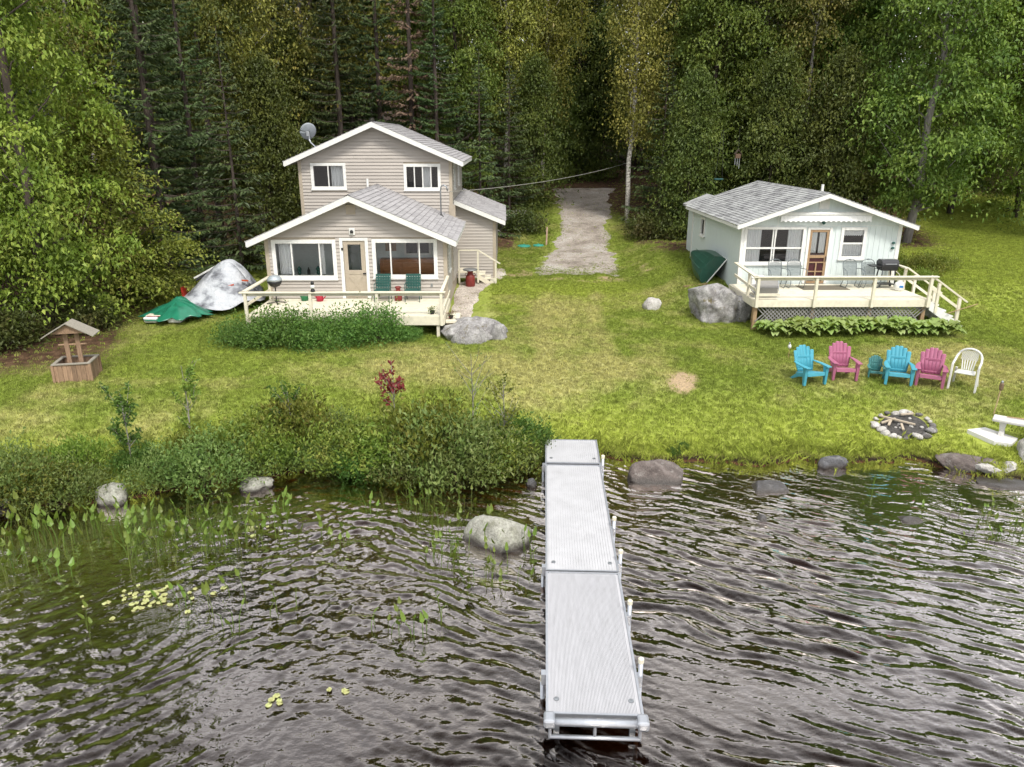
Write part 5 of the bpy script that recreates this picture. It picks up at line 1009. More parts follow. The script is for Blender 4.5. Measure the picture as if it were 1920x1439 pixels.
def boats_left():
    x, y = -10.45, 27.6; R = T('covered_boat', 'boat on its trailer under crumpled grey plastic sheeting left of the cottage', 'boat', (x, y, gz(x, y)))
    m, t, b, N, L = newmat('plastic_sheeting'); co = N('ShaderNodeTexCoord').outputs['Object']; n1 = noise(N, L, mapped(N, L, co, (1, 1, 1.6)), 1.3, 4, .6); r = ramp(N, [(.33, (.09, .095, .11)), (.42, (.24, .25, .28)), (.5, (.46, .48, .52)), (.75, (.66, .67, .70))]); L(n1, r.inputs[0]); L(r.outputs[0], b.inputs['Base Color']); b.inputs['Roughness'].default_value = .28
    bp = N('ShaderNodeBump'); bp.inputs['Strength'].default_value = .7; bp.inputs['Distance'].default_value = .12; L(noise(N, L, co, 5, 6, .7), bp.inputs['Height']); L(bp.outputs[0], b.inputs['Normal'])
    drape('plastic_cover', m, R, 0, 0, 1.45, 1.6, ((.45, .35, 1.35, .75, .95), (-.55, .3, .95, .8, .9), (-.1, -.7, .5, 1.3, .6)), .14, 3, fold=.05, wav=6)
    hl = MB(); hl.sheet([[(-1.5, -.2, .75), (-1.5, .15, .75)], [(-1.42, -.35, .42), (-1.42, .2, .36)], [(-1.05, -.5, .28), (-1.05, .3, .22)]]); hl.build('red_hull', pm('red_hull_paint', (.42, .035, .02), .4), R, solid=.05); MB().tube([(-1.52, -.42, .33), (-1.0, -.62, .22)], .035, 6).build('rub_rail', M['white'], R)
    MB().tube([(-1.1, .1, 1.02), (-.35, .4, 1.42), (-.05, .5, 1.50)], .045, 7).build('spar', M['white'], R); MB().tube([(-1.0, -.02, .98), (-.3, .25, 1.36)], .05, 7).build('spar', M['black'], R)
    for p, q in (((.2, -.75, .86), (.6, -.6, .93)), ((.85, -.45, 1.05), (1.05, -.35, 1.02))): MB().bar(p, q, .12, .04).build('red_flag_cloth', pm('orange_red_cloth', (.55, .09, .03), .7), R)
    MB().tube([(.2, .25, .4), (.2, .25, 1.5)], .04, 6).build('mast_stub', M['alu'], R)
    x, y = -11.5, 25.6; R = T('pedal_boat', 'small white boat covered by a shiny green tarp at the left', 'boat', (x, y, gz(x, y))); tp = pm('green_tarp', (.02, .20, .115), .3, .25, 4, .5, spec=.5)
    drape('green_tarp', tp, R, .08, .0, 1.12, .95, ((-.5, .1, .36, .6, .6), (.15, .3, .55, .42, .5), (.7, -.1, .36, .45, .6), (.2, -.5, .3, .5, .4)), .10, 8, fold=.13, wav=11)
    for cx in (-.55, .25): MB().hexa([(cx-.22, -.72, .06), (cx+.22, -.72, .06), (cx+.25, .8, .06), (cx-.25, .8, .06), (cx-.25, -.75, .26), (cx+.25, -.75, .26), (cx+.25, .85, .26), (cx-.25, .85, .26)]).build('float', M['white'], R, bevel=.05)
    MB().box(-.75, .5, -.6, -.2, .262, .30).build('deck_plate', M['cream'], R, bevel=.02); MB().box(-.7, .45, -.625, -.601, .265, .285).build('red_stripe', M['red'], R)
boats_left()
# ------------------------------------------------------------------ dish, cable, chimes
def dish():
    R = T('satellite_dish', 'grey satellite dish on a bent mast at the left roof edge', 'satellite dish', (-7.72, 32.1, 6.62)); MB().tube([(0, 0, -.05), (-.02, 0, .05), (-.20, 0, .22), (-.24, 0, .36)], .03, 8).build('mast', M['alu'], R, smooth=True)
    d = Vector((-.42, .78, .46)).normalized(); u = Vector((0, 0, 1)); u = (u-d*u.dot(d)).normalized(); r = u.cross(d); c = Vector((-.26, .05, .62)); g = []
    for j in range(7):
        v = j/6*.36; g.append([c+r*(v*math.cos(t)*.92)+u*(v*math.sin(t))+d*(v*v*.55) for t in np.linspace(0, 2*math.pi, 25)])
    MB().sheet(g).build('reflector', pm('dish_grey', (.30, .33, .36), .45, .08), R, smooth=True, solid=.012)
    e = c-u*.36; MB().tube([e-d*.02, e-u*.02+d*.3-r*.05, c-u*.25+d*.52], .016, 6).build('feed_arm', M['alu'], R); MB().lathe([(.03, -.05), (.05, 0), (.04, .06)], c-u*.22+d*.54, 8).build('receiver', M['white'], R); MB().box(c.x-.06, c.x+.06, c.y-.12, c.y-.03, c.z-.16, c.z+.04).build('bracket', M['steel'], R)
    MB().tube([(-.24, 0, .34), c-d*.05-u*.05], .03, 6).build('neck', M['alu'], R)
dish()
P0, P1 = Vector((-2.22, 31.0, 4.95)), Vector((7.7, 49.0, 5.5)); pts = [P0.lerp(P1, k/16)-Vector((0, 0, .25*4*(k/16)*(1-k/16))) for k in range(17)]
tag(MB().tube(pts, .013, 5).build('service_cable', pm('pale_cable', (.34, .33, .3), .5), None), 'overhead service cable running from the cottage mast to the trees', 'cable')
R = T('wind_chime', 'wooden house shaped wind chime hanging in the trees behind the cabin', 'wind chime', (11.45, 38.2, 5.75), 0, None, .7); MB().box(-.18, .18, -.12, .12, .45, .75).build('house_body', pm('dark_cedar', (.13, .08, .05), .8), R); MB().prism([(-.26, .72), (0, 1.05), (.26, .72), (.22, .70), (0, .98), (-.22, .70)], 'xz', -.16, .16).build('roof', M['soil'], R)
for k, h in ((-.16, .0), (0, -.05), (.14, -.25)): MB().tube([(k, 0, .44), (k, 0, h)], .02, 6).build('chime_tube', M['alu'], R)
MB().tube([(0, 0, 1.0), (0, .05, 2.6)], .008, 4).build('cord', M['black'], R)
R = T('swing_seat', 'teal swing seat hanging behind the cabin roof', 'swing', (10.9, 38.8, 5.0), 0, None, .8); MB().box(-.45, .1, -.15, .15, 0, .1).build('seat', pm('teal_seat', (.012, .07, .07), .6), R, bevel=.03); MB().tube([(-.4, 0, .1), (-.2, 0, 3.0)], .01, 4).build('rope', M['black'], R); MB().tube([(.05, 0, .1), (-.1, 0, 3.0)], .01, 4).build('rope', M['black'], R)

# ================================================================== vegetation
def leaf_mesh(name, C, D, Nn, Ln, Wd, mat, fold=.25):
    """one folded rhombus per leaf: C base points, D direction, Nn side-normal hint, lengths, widths (all arrays)"""
    D = D/np.linalg.norm(D, axis=1, keepdims=True); S = np.cross(D, Nn); S /= np.linalg.norm(S, axis=1, keepdims=True)+1e-9; U = np.cross(S, D)
    L, Wd = Ln[:, None], Wd[:, None]; mid = C+D*L*.45
    V = np.stack([C, mid+S*Wd*.5+U*Wd*fold, C+D*L-U*L*.12, mid-S*Wd*.5+U*Wd*fold], 1).reshape(-1, 3)
    return np_mesh(name, V, np.arange(len(V)).reshape(-1, 4), False, mat)
def rdir(rg, n):
    v = rg.normal(size=(n, 3)); return v/np.linalg.norm(v, axis=1, keepdims=True)
def bark(name, c1, c2, sc=(6, 6, 1.2), birch=False):
    m, t, b, N, L = newmat(name); co = N('ShaderNodeTexCoord').outputs['Object']
    n = noise(N, L, mapped(N, L, co, sc if not birch else (3, 3, 9)), 3, 5, .7); r = ramp(N, [(.4, c2), (.55, c1)] if birch else [(.3, c2), (.7, c1)]); L(n, r.inputs[0])
    L(r.outputs[0], b.inputs['Base Color']); b.inputs['Roughness'].default_value = .85
    bp = N('ShaderNodeBump'); bp.inputs['Strength'].default_value = .5; L(n, bp.inputs['Height']); L(bp.outputs[0], b.inputs['Normal']); return m
B_BROWN = bark('brown_bark', (.10, .075, .06), (.035, .026, .02)); B_GREY = bark('grey_bark', (.30, .28, .25), (.13, .12, .11)); B_BIRCH = bark('birch_bark', (.66, .63, .57), (.12, .10, .09), birch=True)
LM = dict(
    ash=leafmat('ash_leaves', [(0.09, 0.145, 0.018), (0.15, 0.215, 0.028), (0.24, 0.3, 0.048), (0.38, 0.41, 0.095)], .2),
    maple=leafmat('maple_leaves', [(0.052, 0.097, 0.017), (0.092, 0.151, 0.024), (0.157, 0.221, 0.037), (0.248, 0.308, 0.065)], .2),
    dark=leafmat('dark_leaves', [(0.054, 0.084, 0.019), (0.096, 0.132, 0.026), (0.18, 0.21, 0.043)], .2),
    birch=leafmat('birch_leaves', [(0.116, 0.131, 0.025), (0.189, 0.2, 0.038), (0.284, 0.284, 0.058), (0.399, 0.357, 0.095)], .2),
    oak=leafmat('oak_leaves', [(0.07, 0.085, 0.018), (0.13, 0.145, 0.028), (0.21, 0.21, 0.044), (0.27, 0.21, 0.06)], .2),
    spruce=leafmat('spruce_needles', [(0.037, 0.062, 0.025), (0.069, 0.106, 0.037), (0.125, 0.169, 0.056)], .12),
    dead=leafmat('dead_spruce_twigs', [(0.131, 0.080, 0.055), (0.203, 0.131, 0.094), (0.145, 0.109, 0.087)], .1),
    under=leafmat('undergrowth_leaves', [(0.051, 0.072, 0.019), (0.087, 0.109, 0.026), (0.123, 0.102, 0.043)], .3))
def broadleaf(seed, H, R, z0, ncl, per, leaf, mat, barkm, flat=.42, csize=.6, trunk_r=.16, lean=0, shell=.45, droop=.35, lobes=7):
    """trunk with forking limbs and a crown of leaf clumps spread through an uneven, lobed volume -> (wood mesh, crown mesh)"""
    rg = np.random.default_rng(seed); mb = MB(); px = py = 0; tr = []; n = 12
    for i in range(n+1):
        t = i/n; tr.append((px+lean*t*t*H, py, t*H*.93)); px += rg.normal()*.06*H/12; py += rg.normal()*.06*H/12
    mb.tube(tr, [trunk_r*(1-.9*(i/n))**.9+.012 for i in range(n+1)], 8); tr = np.array(tr)
    def tp(z): return np.array([np.interp(z, tr[:, 2], tr[:, 0]), np.interp(z, tr[:, 2], tr[:, 1]), z])
    lob = [(rg.uniform(0, 2*math.pi), rg.uniform(.0, 1), rg.uniform(.55, 1.25)) for _ in range(lobes)]
    C = []; out = []
    while len(C) < ncl:
        v = rg.uniform()**.9; a = rg.uniform(0, 2*math.pi)
        env = (math.sin(math.pi*min(1, (v*.93+.07))**.8)**.75)*(1-.25*v)
        k = .62
        for la, lv, ls in lob:
            d = math.cos(a-la); k = max(k, ls*math.exp(-((1-d)*1.6)-((v-lv)*3.2)**2))
        r = R*env*k*(1-rg.uniform()**(1/shell)*.85 if shell < 1 else rg.uniform()**.5); z = z0+(H-z0)*v
        c = tp(min(z, H*.92)); p = np.array([c[0]+r*math.cos(a), c[1]+r*math.sin(a), z-droop*r*.35+rg.normal()*.15]); C.append(p); out.append(np.array([math.cos(a), math.sin(a), .15]))
    C, out = np.array(C), np.array(out)
    for i in rg.permutation(ncl)[:int(ncl*.22)]:
        p = C[i]; zs = max(z0*.7, p[2]-np.hypot(p[0], p[1])*rg.uniform(.35, .8)-.3); s = tp(min(zs, H*.9)); m = (s*.5+p*.5)+np.array([0, 0, -.12*np.linalg.norm(p-s)*rg.uniform(-.5, 1)])+rg.normal(size=3)*.15
        mb.tube([s, m, p], [max(.02, trunk_r*.30*(1-s[2]/H)), .02, .008], 5, False)
    Nn = ncl*per; cid = np.repeat(np.arange(ncl), per); cs = csize*rg.uniform(.6, 1.35, ncl)[cid]
    off = rg.normal(size=(Nn, 3))*np.stack([cs, cs, cs*flat], 1); o = out[cid]
    off[:, 2] -= .35*np.sum(off*o, 1)*.6+.12*(off[:, 0]**2+off[:, 1]**2)/cs
    P = C[cid]+off; D = o*.6+rdir(rg, Nn)*.8; D[:, 2] -= .25; Nv = rdir(rg, Nn)*.55+np.array([0, 0, 1.0])+o*.35
    L = leaf*rg.uniform(.65, 1.35, Nn); cm = leaf_mesh('crown', P, D, Nv, L, L*rg.uniform(.5, .75, Nn), mat)
    me = bpy.data.meshes.new('trunk'); me.from_pydata(mb.v, [], mb.f); me.materials.append(barkm); me.polygons.foreach_set('use_smooth', [True]*len(me.polygons)); return me, cm
def conifer(seed, H, R, mat, barkm, z0=.6, whorl=.31, per=58, dens=1.0):
    rg = np.random.default_rng(seed); mb = MB(); mb.tube([(0, 0, 0), (.03, 0, H*.5), (0, .02, H)], [.15*H/12, .09*H/12, .01], 7); P, D, Nv, Ls = [], [], [], []; z = z0
    while z < H-.15:
        t = (z-z0)/(H-z0); rr = R*(1-t)**.85*rg.uniform(.75, 1.1)+.12; nb = int(rg.integers(5, 8))
        for b in range(nb):
            if rg.uniform() > dens: continue
            a = rg.uniform(0, 2*math.pi); ln = rr*rg.uniform(.6, 1.15); dx, dy = math.cos(a), math.sin(a); dr = rg.uniform(.15, .4)*(1-t*.8)
            q = [(dx*ln*s, dy*ln*s, z-dr*ln*s+.22*ln*s*s) for s in (0, .5, 1)]
            if ln > .5 and b % 2 == 0: mb.tube(q, [.018, .012, .004], 3, False)
            n = max(6, int(per*ln/R*1.6)); s = rg.uniform(.12, 1, n)**.8; side = rg.choice([-1, 1], n); w = ln*.34*(1-.75*s)*rg.uniform(.1, 1, n)
            base = np.stack([dx*ln*s-dy*side*w*.35, dy*ln*s+dx*side*w*.35, z-dr*ln*s+.22*ln*s*s-.05*w], 1); P.append(base)
            D.append(np.stack([dx*.8-dy*side*.75, dy*.8+dx*side*.75, np.full(n, -.28)+rg.normal(0, .15, n)], 1)); Nv.append(np.array([0, 0, 1.0])+rg.normal(0, .35, (n, 3))); Ls.append(rg.uniform(.16, .34, n)*(.55+.45*ln/R))
        z += whorl*rg.uniform(.7, 1.2)*(.6+.4*(1-t))
    P, D, Nv, Ls = np.vstack(P), np.vstack(D), np.vstack(Nv), np.concatenate(Ls)
    cm = leaf_mesh('crown', P, D, Nv, Ls, Ls*.36, mat, .1)
    me = bpy.data.meshes.new('trunk'); me.from_pydata(mb.v, [], mb.f); me.materials.append(barkm); return me, cm
PR = {}
for nm, sd in (('ash_a', 1), ('ash_b', 2)): PR[nm] = broadleaf(sd, 15, 4.4, .8, 200, 200, .13, LM['ash'], B_BROWN, csize=.5, flat=.3, droop=.9)
PR['ash_low'] = broadleaf(5, 7.2, 3.6, .3, 150, 170, .13, LM['ash'], B_BROWN, csize=.42, flat=.3, droop=.8, trunk_r=.1)
for nm, sd in (('maple_a', 11), ('maple_b', 12), ('maple_c', 13)): PR[nm] = broadleaf(sd, 16, 4.0, 1.3, 175, 165, .165, LM['maple'], B_BROWN, csize=.52, flat=.32)
PR['dark_low'] = broadleaf(17, 8.5, 3.0, .3, 150, 120, .17, LM['dark'], B_BROWN, csize=.6, flat=.28, trunk_r=.09)
PR['maple_wide'] = broadleaf(14, 13, 4.6, 1.6, 220, 150, .16, LM['maple'], B_GREY, csize=.5, flat=.32, trunk_r=.2)
for nm, sd in (('dark_a', 15), ('dark_b', 16)): PR[nm] = broadleaf(sd, 17, 3.8, 2.5, 170, 135, .18, LM['dark'], B_BROWN, csize=.56, flat=.34)
for nm, sd in (('birch_a', 21), ('birch_b', 22)): PR[nm] = broadleaf(sd, 19, 3.1, 4.2, 330, 85, .15, LM['birch'], B_BIRCH, csize=.46, flat=.7, droop=.9, trunk_r=.15, shell=.8)
for nm, sd in (('oak_a', 25),): PR[nm] = broadleaf(sd, 18, 4.2, 3.0, 200, 115, .175, LM['oak'], B_GREY, csize=.55, flat=.36)
for nm, sd, r in (('spruce_a', 31, 2.6), ('spruce_b', 32, 2.2)): PR[nm] = conifer(sd, 15, r, LM['spruce'], B_BROWN)
PR['spruce_low'] = conifer(33, 7.5, 2.3, LM['spruce'], B_BROWN, .25, .28, 34)
PR['dead'] = conifer(34, 15, 2.0, LM['dead'], B_BROWN, 1.5, .36, 30, .9)
NAMES = dict(ash='ash_tree', maple='maple_tree', dark='broadleaf_tree', birch='birch_tree', oak='oak_tree', spruce='spruce_tree', dead='dead_spruce')
def tree(kind, x, y, label, s=1.0, rz=0.0, group=None, sz=None):
    wd, cr = PR[kind]; base = kind.split('_')[0]; o = T(NAMES[base], label, 'tree', (x, y, gz(x, y)-.05), rz, group)
    o.scale = (s, s, (sz or s)*(1.36 if y > 30 else (1.4 if kind == 'ash_a' else 1.05))); link(wd, 'trunk', o); link(cr, 'crown', o); return o
def ux(u, D): return (u-946)*D*.000679
G0 = 'trees of the forest edge behind the houses'
front = [
 ('ash_a', -14.9, 24.0, 1.0, 0.3, 'tall light green leafy tree filling the far left edge', None),
 ('ash_low', -14.2, 27.4, .95, 1.2, 'low bright leafed tree spreading over the covered boats', None),
 ('spruce_a', -13.9, 31.0, .85, 2.2, 'dark spruce between the far left tree and the cottage', None),
 ('ash_low', -17.2, 20.4, .75, 2.6, 'small leafy tree behind the wishing well at the left edge', None),
 ('spruce_b', ux(290, 35), 35, 1.0, 0, 'dark spruce behind the bright low tree at the boats', None),
 ('spruce_low', ux(430, 33.5), 33.5, 1.0, 1, 'dark low spruce just left of the cottage wall', None),
 ('spruce_a', ux(360, 36), 36, .8, 2, 'tall dark spruce left of the cottage above the low spruce', None),
 ('birch_a', ux(480, 43), 43, .95, .4, 'olive leafed birch rising left of the satellite dish', None),
 ('oak_a', ux(575, 47), 47, 1.0, .9, 'brownish green oak behind the satellite dish', None),
 ('dark_a', ux(400, 41), 41, .95, .4, 'dark leafy tree between the maple and olive birch on the left', None),
 ('spruce_b', ux(640, 45), 45, 1.0, .2, 'dark spruce directly behind the upper roof peak left side', None),
 ('spruce_a', ux(715, 47), 47, 1.0, 1.2, 'dark spruce directly behind the upper roof ridge', None),
 ('dead', ux(775, 46), 46, 1.05, 2.2, 'reddish brown dead spruce behind the cottage roof', None),
 ('spruce_b', ux(820, 45), 45, .85, 3.2, 'dark spruce behind the right slope of the upper roof', None),
 ('maple_b', ux(855, 48), 48, .95, .2, 'pale green maple above the right eave of the cottage', None),
 ('birch_b', ux(945, 53), 53, 1.0, 1.7, 'birch with exposed white upper trunk left of the driveway', None),
 ('birch_a', ux(1020, 57), 57, .95, 2.7, 'olive birch behind the left side of the driveway', None),
 ('spruce_low', ux(900, 43.5), 43.5, .95, 3, 'dark spruce beside the lean-to annex and boulder', None),
 ('spruce_low', ux(955, 48), 48, .9, 4, 'dark low spruce at the left edge of the driveway', None),
 ('dark_b', ux(1090, 64), 64, .9, 1, 'dark leafy tree closing off the far end of the driveway', None),
 ('birch_b', ux(1183, 46), 46, .92, .6, 'white trunked birch standing right of the gravel driveway', None),
 ('oak_a', ux(1262, 51), 51, 1.0, 2.9, 'grey trunked tree with bare twigs right of the white birch', None),
 ('spruce_low', ux(1245, 44.5), 44.5, .95, 5, 'dark low spruce at the foot of the white birch', None),
 ('maple_c', ux(1325, 45), 45, .95, 1.1, 'green maple left of the cabin roof', None),
 ('maple_a', ux(1425, 44), 44, 1.0, 2.1, 'green maple behind the cabin ridge', None),
 ('oak_a', ux(1510, 43), 43, .72, 4.1, 'tan tinged smaller tree above the cabin roof', None),
 ('maple_b', ux(1560, 45), 45, 1.0, 3.1, 'full green maple behind the cabin gable', None),
 ('maple_wide', ux(1735, 38), 38, 1.05, .5, 'broad dark maple with visible trunk right of the cabin', None),
 ('maple_c', ux(1650, 43), 43, 1.0, 4.1, 'green maple behind the cabin right eave', None),
 ('maple_a', ux(1810, 47), 47, 1.1, 5.1, 'tall maple behind the broad maple right of the cabin', None),
 ('ash_b', ux(1940, 46), 46, 1.0, 3.3, 'light green tree at the far right edge above the meadow', None),
 ('dark_low', ux(1035, 60), 60, 1.0, .3, 'low dark tree closing the left side of the driveway end', None),
 ('dark_low', ux(1085, 66), 66, 1.0, 1.3, 'low dark tree in the middle of the driveway end', None),
 ('dark_low', ux(1130, 62), 62, 1.05, 2.3, 'low dark tree closing the right side of the driveway end', None),
 ('maple_b', ux(1120, 70), 70, 1.25, 2.0, 'tall maple far behind the driveway end', None),
 ('birch_a', ux(1060, 72), 72, 1.3, 3.0, 'tall birch far behind the driveway end', None),
 ('dark_low', ux(1000, 51), 51, .8, 3.3, 'low dark tree beside the driveway left edge', None),
 ('dark_low', ux(1300, 42), 42, .75, 4.3, 'low dark tree between the white birch and the cabin', None),
 ('dark_low', ux(500, 41), 41, .8, 5.3, 'low dark tree beside the cottage left wall', None),
 ('dark_low', ux(560, 46), 46, .9, .9, 'low dark tree behind the cottage left wall', None),
 ('dark_low', ux(1570, 40), 40, .8, 1.9, 'low dark tree behind the cabin gable', None),
 ('dark_low', ux(1450, 41), 41, .8, 2.9, 'low dark tree behind the cabin ridge', None),
 ('ash_b', -18.6, 26.5, 1.15, 4.4, 'leafy tree behind the tall light green tree at the far left edge', None),
 ('spruce_a', -20.5, 32.0, 1.2, 1.4, 'dark spruce deep behind the far left trees', None),
 ('spruce_b', -19.5, 20.5, 1.1, 2.4, 'dark spruce on the bank beyond the left picture edge', None),
 ('maple_c', ux(2030, 40), 40, 1.0, 1.3, 'maple beyond the right edge of the meadow', None),
]
for k, x, y, s, rz, lb, g in front: tree(k, x, y, lb, s, rz, g or G0)
PLACES = [(-9999, 'beyond the left picture edge'), (0, 'above the wishing well'), (200, 'above the covered boats'), (420, 'left of the satellite dish'), (540, 'behind the satellite dish'), (640, 'behind the upper roof peak'), (780, 'behind the right upper eave'), (900, 'above the lean-to annex'), (1000, 'above the driveway left half'), (1090, 'above the driveway right half'), (1180, 'behind the white birch'), (1290, 'left of the cabin roof'), (1400, 'above the cabin ridge'), (1500, 'above the cabin gable'), (1620, 'above the cabin right eave'), (1740, 'above the broad maple trunk'), (1850, 'above the right meadow'), (1930, 'beyond the right picture edge')]
def place(x, d):
    u = 946+x/(d*.000679); return [p for v, p in PLACES if v <= u][-1]
ORD = ['first', 'second', 'third', 'fourth', 'fifth', 'sixth', 'seventh', 'eighth', 'ninth', 'tenth', 'eleventh', 'twelfth', 'thirteenth', 'fourteenth', 'fifteenth', 'sixteenth', 'seventeenth', 'eighteenth', 'nineteenth', 'twentieth', 'twenty first', 'twenty second']
rg = random.Random(7); deep = {'maple': 'green maple deep in the forest behind the front trees', 'dark': 'dark leafy tree deep in the forest behind the front trees', 'birch': 'olive birch deep in the forest behind the front trees', 'spruce': 'dark spruce deep in the forest behind the front trees', 'oak': 'brownish oak deep in the forest behind the front trees', 'ash': 'light green tree deep in the forest at the left side'}
KS = ['maple_a', 'maple_c', 'dark_a', 'dark_b', 'dark_a', 'birch_a', 'birch_b', 'spruce_a', 'spruce_b', 'spruce_a', 'oak_a', 'spruce_b']
for row, (D, step, sc) in enumerate(((55, 95, 1.1), (65, 85, 1.25), (78, 80, 1.45), (95, 85, 1.7))):
    u = -260
    while u < 2200:
        k = rg.choice(KS if u > 300 else KS+['ash_a', 'ash_b', 'ash_b']); d = D+rg.uniform(-4, 4); x = ux(u+rg.uniform(-25, 25), d)
        u += step*rg.uniform(.75, 1.25)
        if abs(x-(np.interp(d, DRIVE_Y, DRIVE_L)+np.interp(d, DRIVE_Y, DRIVE_R))/2) < 3.6 and d < 58: continue
        if 1830 < u < 2080 and row == 0: continue
        tree(k, x, d, deep[k.split('_')[0]].split(' deep')[0]+' in the '+('second', 'third', 'fourth', 'last')[row]+' row of the forest '+place(x, d), sc*rg.uniform(.85, 1.15), rg.uniform(0, 6.28), 'trees deep in the forest')
# ------------------------------------------------------------------ shrubs
def shrub_mesh(seed, R, H, n, leaf, mat, up=.6, tw=14, ncl=40, sig=.16):
    rg = np.random.default_rng(seed); a = rg.uniform(0, 2*math.pi, ncl); r = R*np.sqrt(rg.uniform(0, 1, ncl)); hh = H*(1-.55*(r/R)**2)*rg.uniform(.55, 1.1, ncl)
    C = np.stack([r*np.cos(a), r*np.sin(a), hh*rg.uniform(.35, 1, ncl)**.6], 1); cid = rg.integers(0, ncl, n)
    off = rg.normal(size=(n, 3))*np.array([sig, sig, sig*.9])*(R/.8); P = C[cid]+off; P[:, 2] = np.abs(P[:, 2]); o = C[cid].copy(); o[:, 2] = .35
    D = rdir(rg, n)*.7+np.array([0, 0, up])+o*.4; L = leaf*rg.uniform(.6, 1.4, n); me = leaf_mesh('foliage', P, D, rdir(rg, n)+np.array([0, -.2, .7]), L, L*rg.uniform(.4, .6, n), mat)
    mb = MB()
    for i in range(tw): mb.tube([(C[i][0]*.15, C[i][1]*.15, -.1), (C[i][0]*.6, C[i][1]*.6, C[i][2]*.55), tuple(C[i])], [.014, .01, .004], 4, False)
    st = bpy.data.meshes.new('stems'); st.from_pydata(mb.v, [], mb.f); st.materials.append(B_BROWN); return st, me
SM = dict(gale=leafmat('gale_leaves', [(0.06, 0.11, 0.024), (0.11, 0.175, 0.04), (0.18, 0.25, 0.07), (0.28, 0.33, 0.12)], .25, .2, .5, 3.0),
          olive=leafmat('olive_shrub_leaves', [(0.07, 0.115, 0.018), (0.13, 0.19, 0.028), (0.22, 0.27, 0.05), (0.32, 0.31, 0.085)], .3, .2, .5, 3.0),
          green=leafmat('green_shrub_leaves', [(0.055, 0.115, 0.02), (0.085, 0.165, 0.03), (0.13, 0.22, 0.045)], .35, .12, .5, 3.0),
          bush=leafmat('bush_leaves', [(0.045, 0.12, 0.022), (0.085, 0.185, 0.036), (0.14, 0.26, 0.055), (0.22, 0.34, 0.1)], .3, .1, .5, 3.0),
          red=leafmat('red_leaves', [(.15, .025, .03), (.24, .045, .05), (.32, .09, .09)], .35, .05))
def shrub(name, st, fo, x, y, label, s=1.0, rz=0.0, group=None, sz=None, cat='shrub', z=None):
    o = T(name, label, cat, (x, y, (gz(x, y) if z is None else z)-.03), rz, group); o.scale = (s, s, sz or s); link(st, 'stems', o); link(fo, 'foliage', o); return o
SG = [shrub_mesh(51, .85, .9, 3400, .075, SM['gale']), shrub_mesh(52, .75, .8, 3000, .07, SM['gale'])]; SO = [shrub_mesh(53, .8, .85, 3000, .08, SM['olive']), shrub_mesh(54, .7, 1.0, 2600, .085, SM['olive'])]; SN = [shrub_mesh(55, .7, .7, 2600, .085, SM['green'])]
rg = random.Random(19); gl = 'dense grey green shrub on the bank left of the dock'; ol = 'olive tinged shrub on the bank left of the dock'; gr = 'fresh green shrub on the bank left of the dock'
def put(x, dy, set_, lab, s, g='shrubs along the left bank'): 
    st, fo = set_[rg.randrange(len(set_))]; y = float(shore(x))+dy; BANK.append(shrub('bank_shrub', st, fo, x, y, lab, s, rg.uniform(0, 6.28), g, s*rg.uniform(.75, 1.25), z=max(.02, gz(x, y))))
BANK = []
for x, dy, sp, sc in ((-11.3, .2, 'o', .8), (-10.6, .35, 'g', .9), (-9.9, .1, 'g', .75), (-9.35, .3, 'o', .85), (-8.8, .05, 'g', .7), (-8.9, .9, 'o', .6), (-7.25, .1, 'g', .6), (-6.75, .35, 'n', .55), (-6.3, .15, 'g', .95), (-5.75, .45, 'o', .8),
                      (-5.2, .25, 'g', .75), (-4.6, .2, 'o', .9), (-4.15, .05, 'g', .65), (-3.75, .4, 'o', 1.0), (-3.2, .0, 'n', .7), (-2.65, .45, 'o', 1.2), (-2.1, .1, 'g', .85), (-1.7, .5, 'o', 1.0), (-1.2, .0, 'g', 1.15), (-.6, .05, 'g', 1.2), (-.1, .25, 'o', .8), (.45, .1, 'g', .5),
                      (-7.9, 1.0, 'n', .55), (-7.0, 1.15, 'o', .5), (-5.9, 1.2, 'o', .65), (-4.9, 1.05, 'o', .95), (-4.0, 1.15, 'g', .6), (-3.3, 1.1, 'o', .8), (-2.4, 1.3, 'n', .7), (-1.6, 1.25, 'g', .75), (-.9, 1.1, 'o', .6), (.1, .85, 'n', .9), (.6, .75, 'n', .6)):
    ss, lb = {'g': (SG, gl), 'o': (SO, ol), 'n': (SN, gr)}[sp]; put(x+rg.uniform(-.1, .1), dy, ss, lb, sc*rg.uniform(1.0, 1.3))
for lo, row in ((-1, 'front row at the waterline'), (.55, 'back row on the bank')):
    q = sorted([b for b in BANK if (b.location.y-float(shore(b.location.x)) < .55) == (lo < 0)], key=lambda b: b.location.x)
    for i, b in enumerate(q): b['label'] = b['label'].split(' on the bank')[0]+', '+ORD[min(i, 21)]+' from the left in the '+row
for x, dy in ((3.85, .15), (4.1, .35)): put(x, dy, SN, 'small clump of low weeds at the bank edge '+('behind the brown rock' if x < 4 else 'right of the brown rock'), .22, 'weeds at the bank edge')
# bushes before the cottage deck
BU = [shrub_mesh(61, 1.15, 1.05, 7000, .085, SM['bush'], .3, 16, 80, .17), shrub_mesh(62, 1.0, 1.0, 6000, .085, SM['bush'], .3, 16, 70, .17)]
for i, (x, y, s, sz, lb) in enumerate(((-8.0, 22.8, .85, .75, 'leftmost and lowest green bush before the cottage deck'), (-6.95, 22.7, 1.0, 1.0, 'large green bush second from the left before the cottage deck'), (-5.55, 22.75, .95, .9, 'green bush third from the left before the cottage deck'), (-4.15, 22.85, .92, 1.05, 'rightmost rounded green bush before the cottage deck'), (-3.2, 23.15, .42, .4, 'small low weedy bush under the right end of the deck'))):
    shrub('deck_bush', *BU[i % 2], x, y, lb, s, i*1.7, 'bushes before the cottage deck', sz, 'bush')
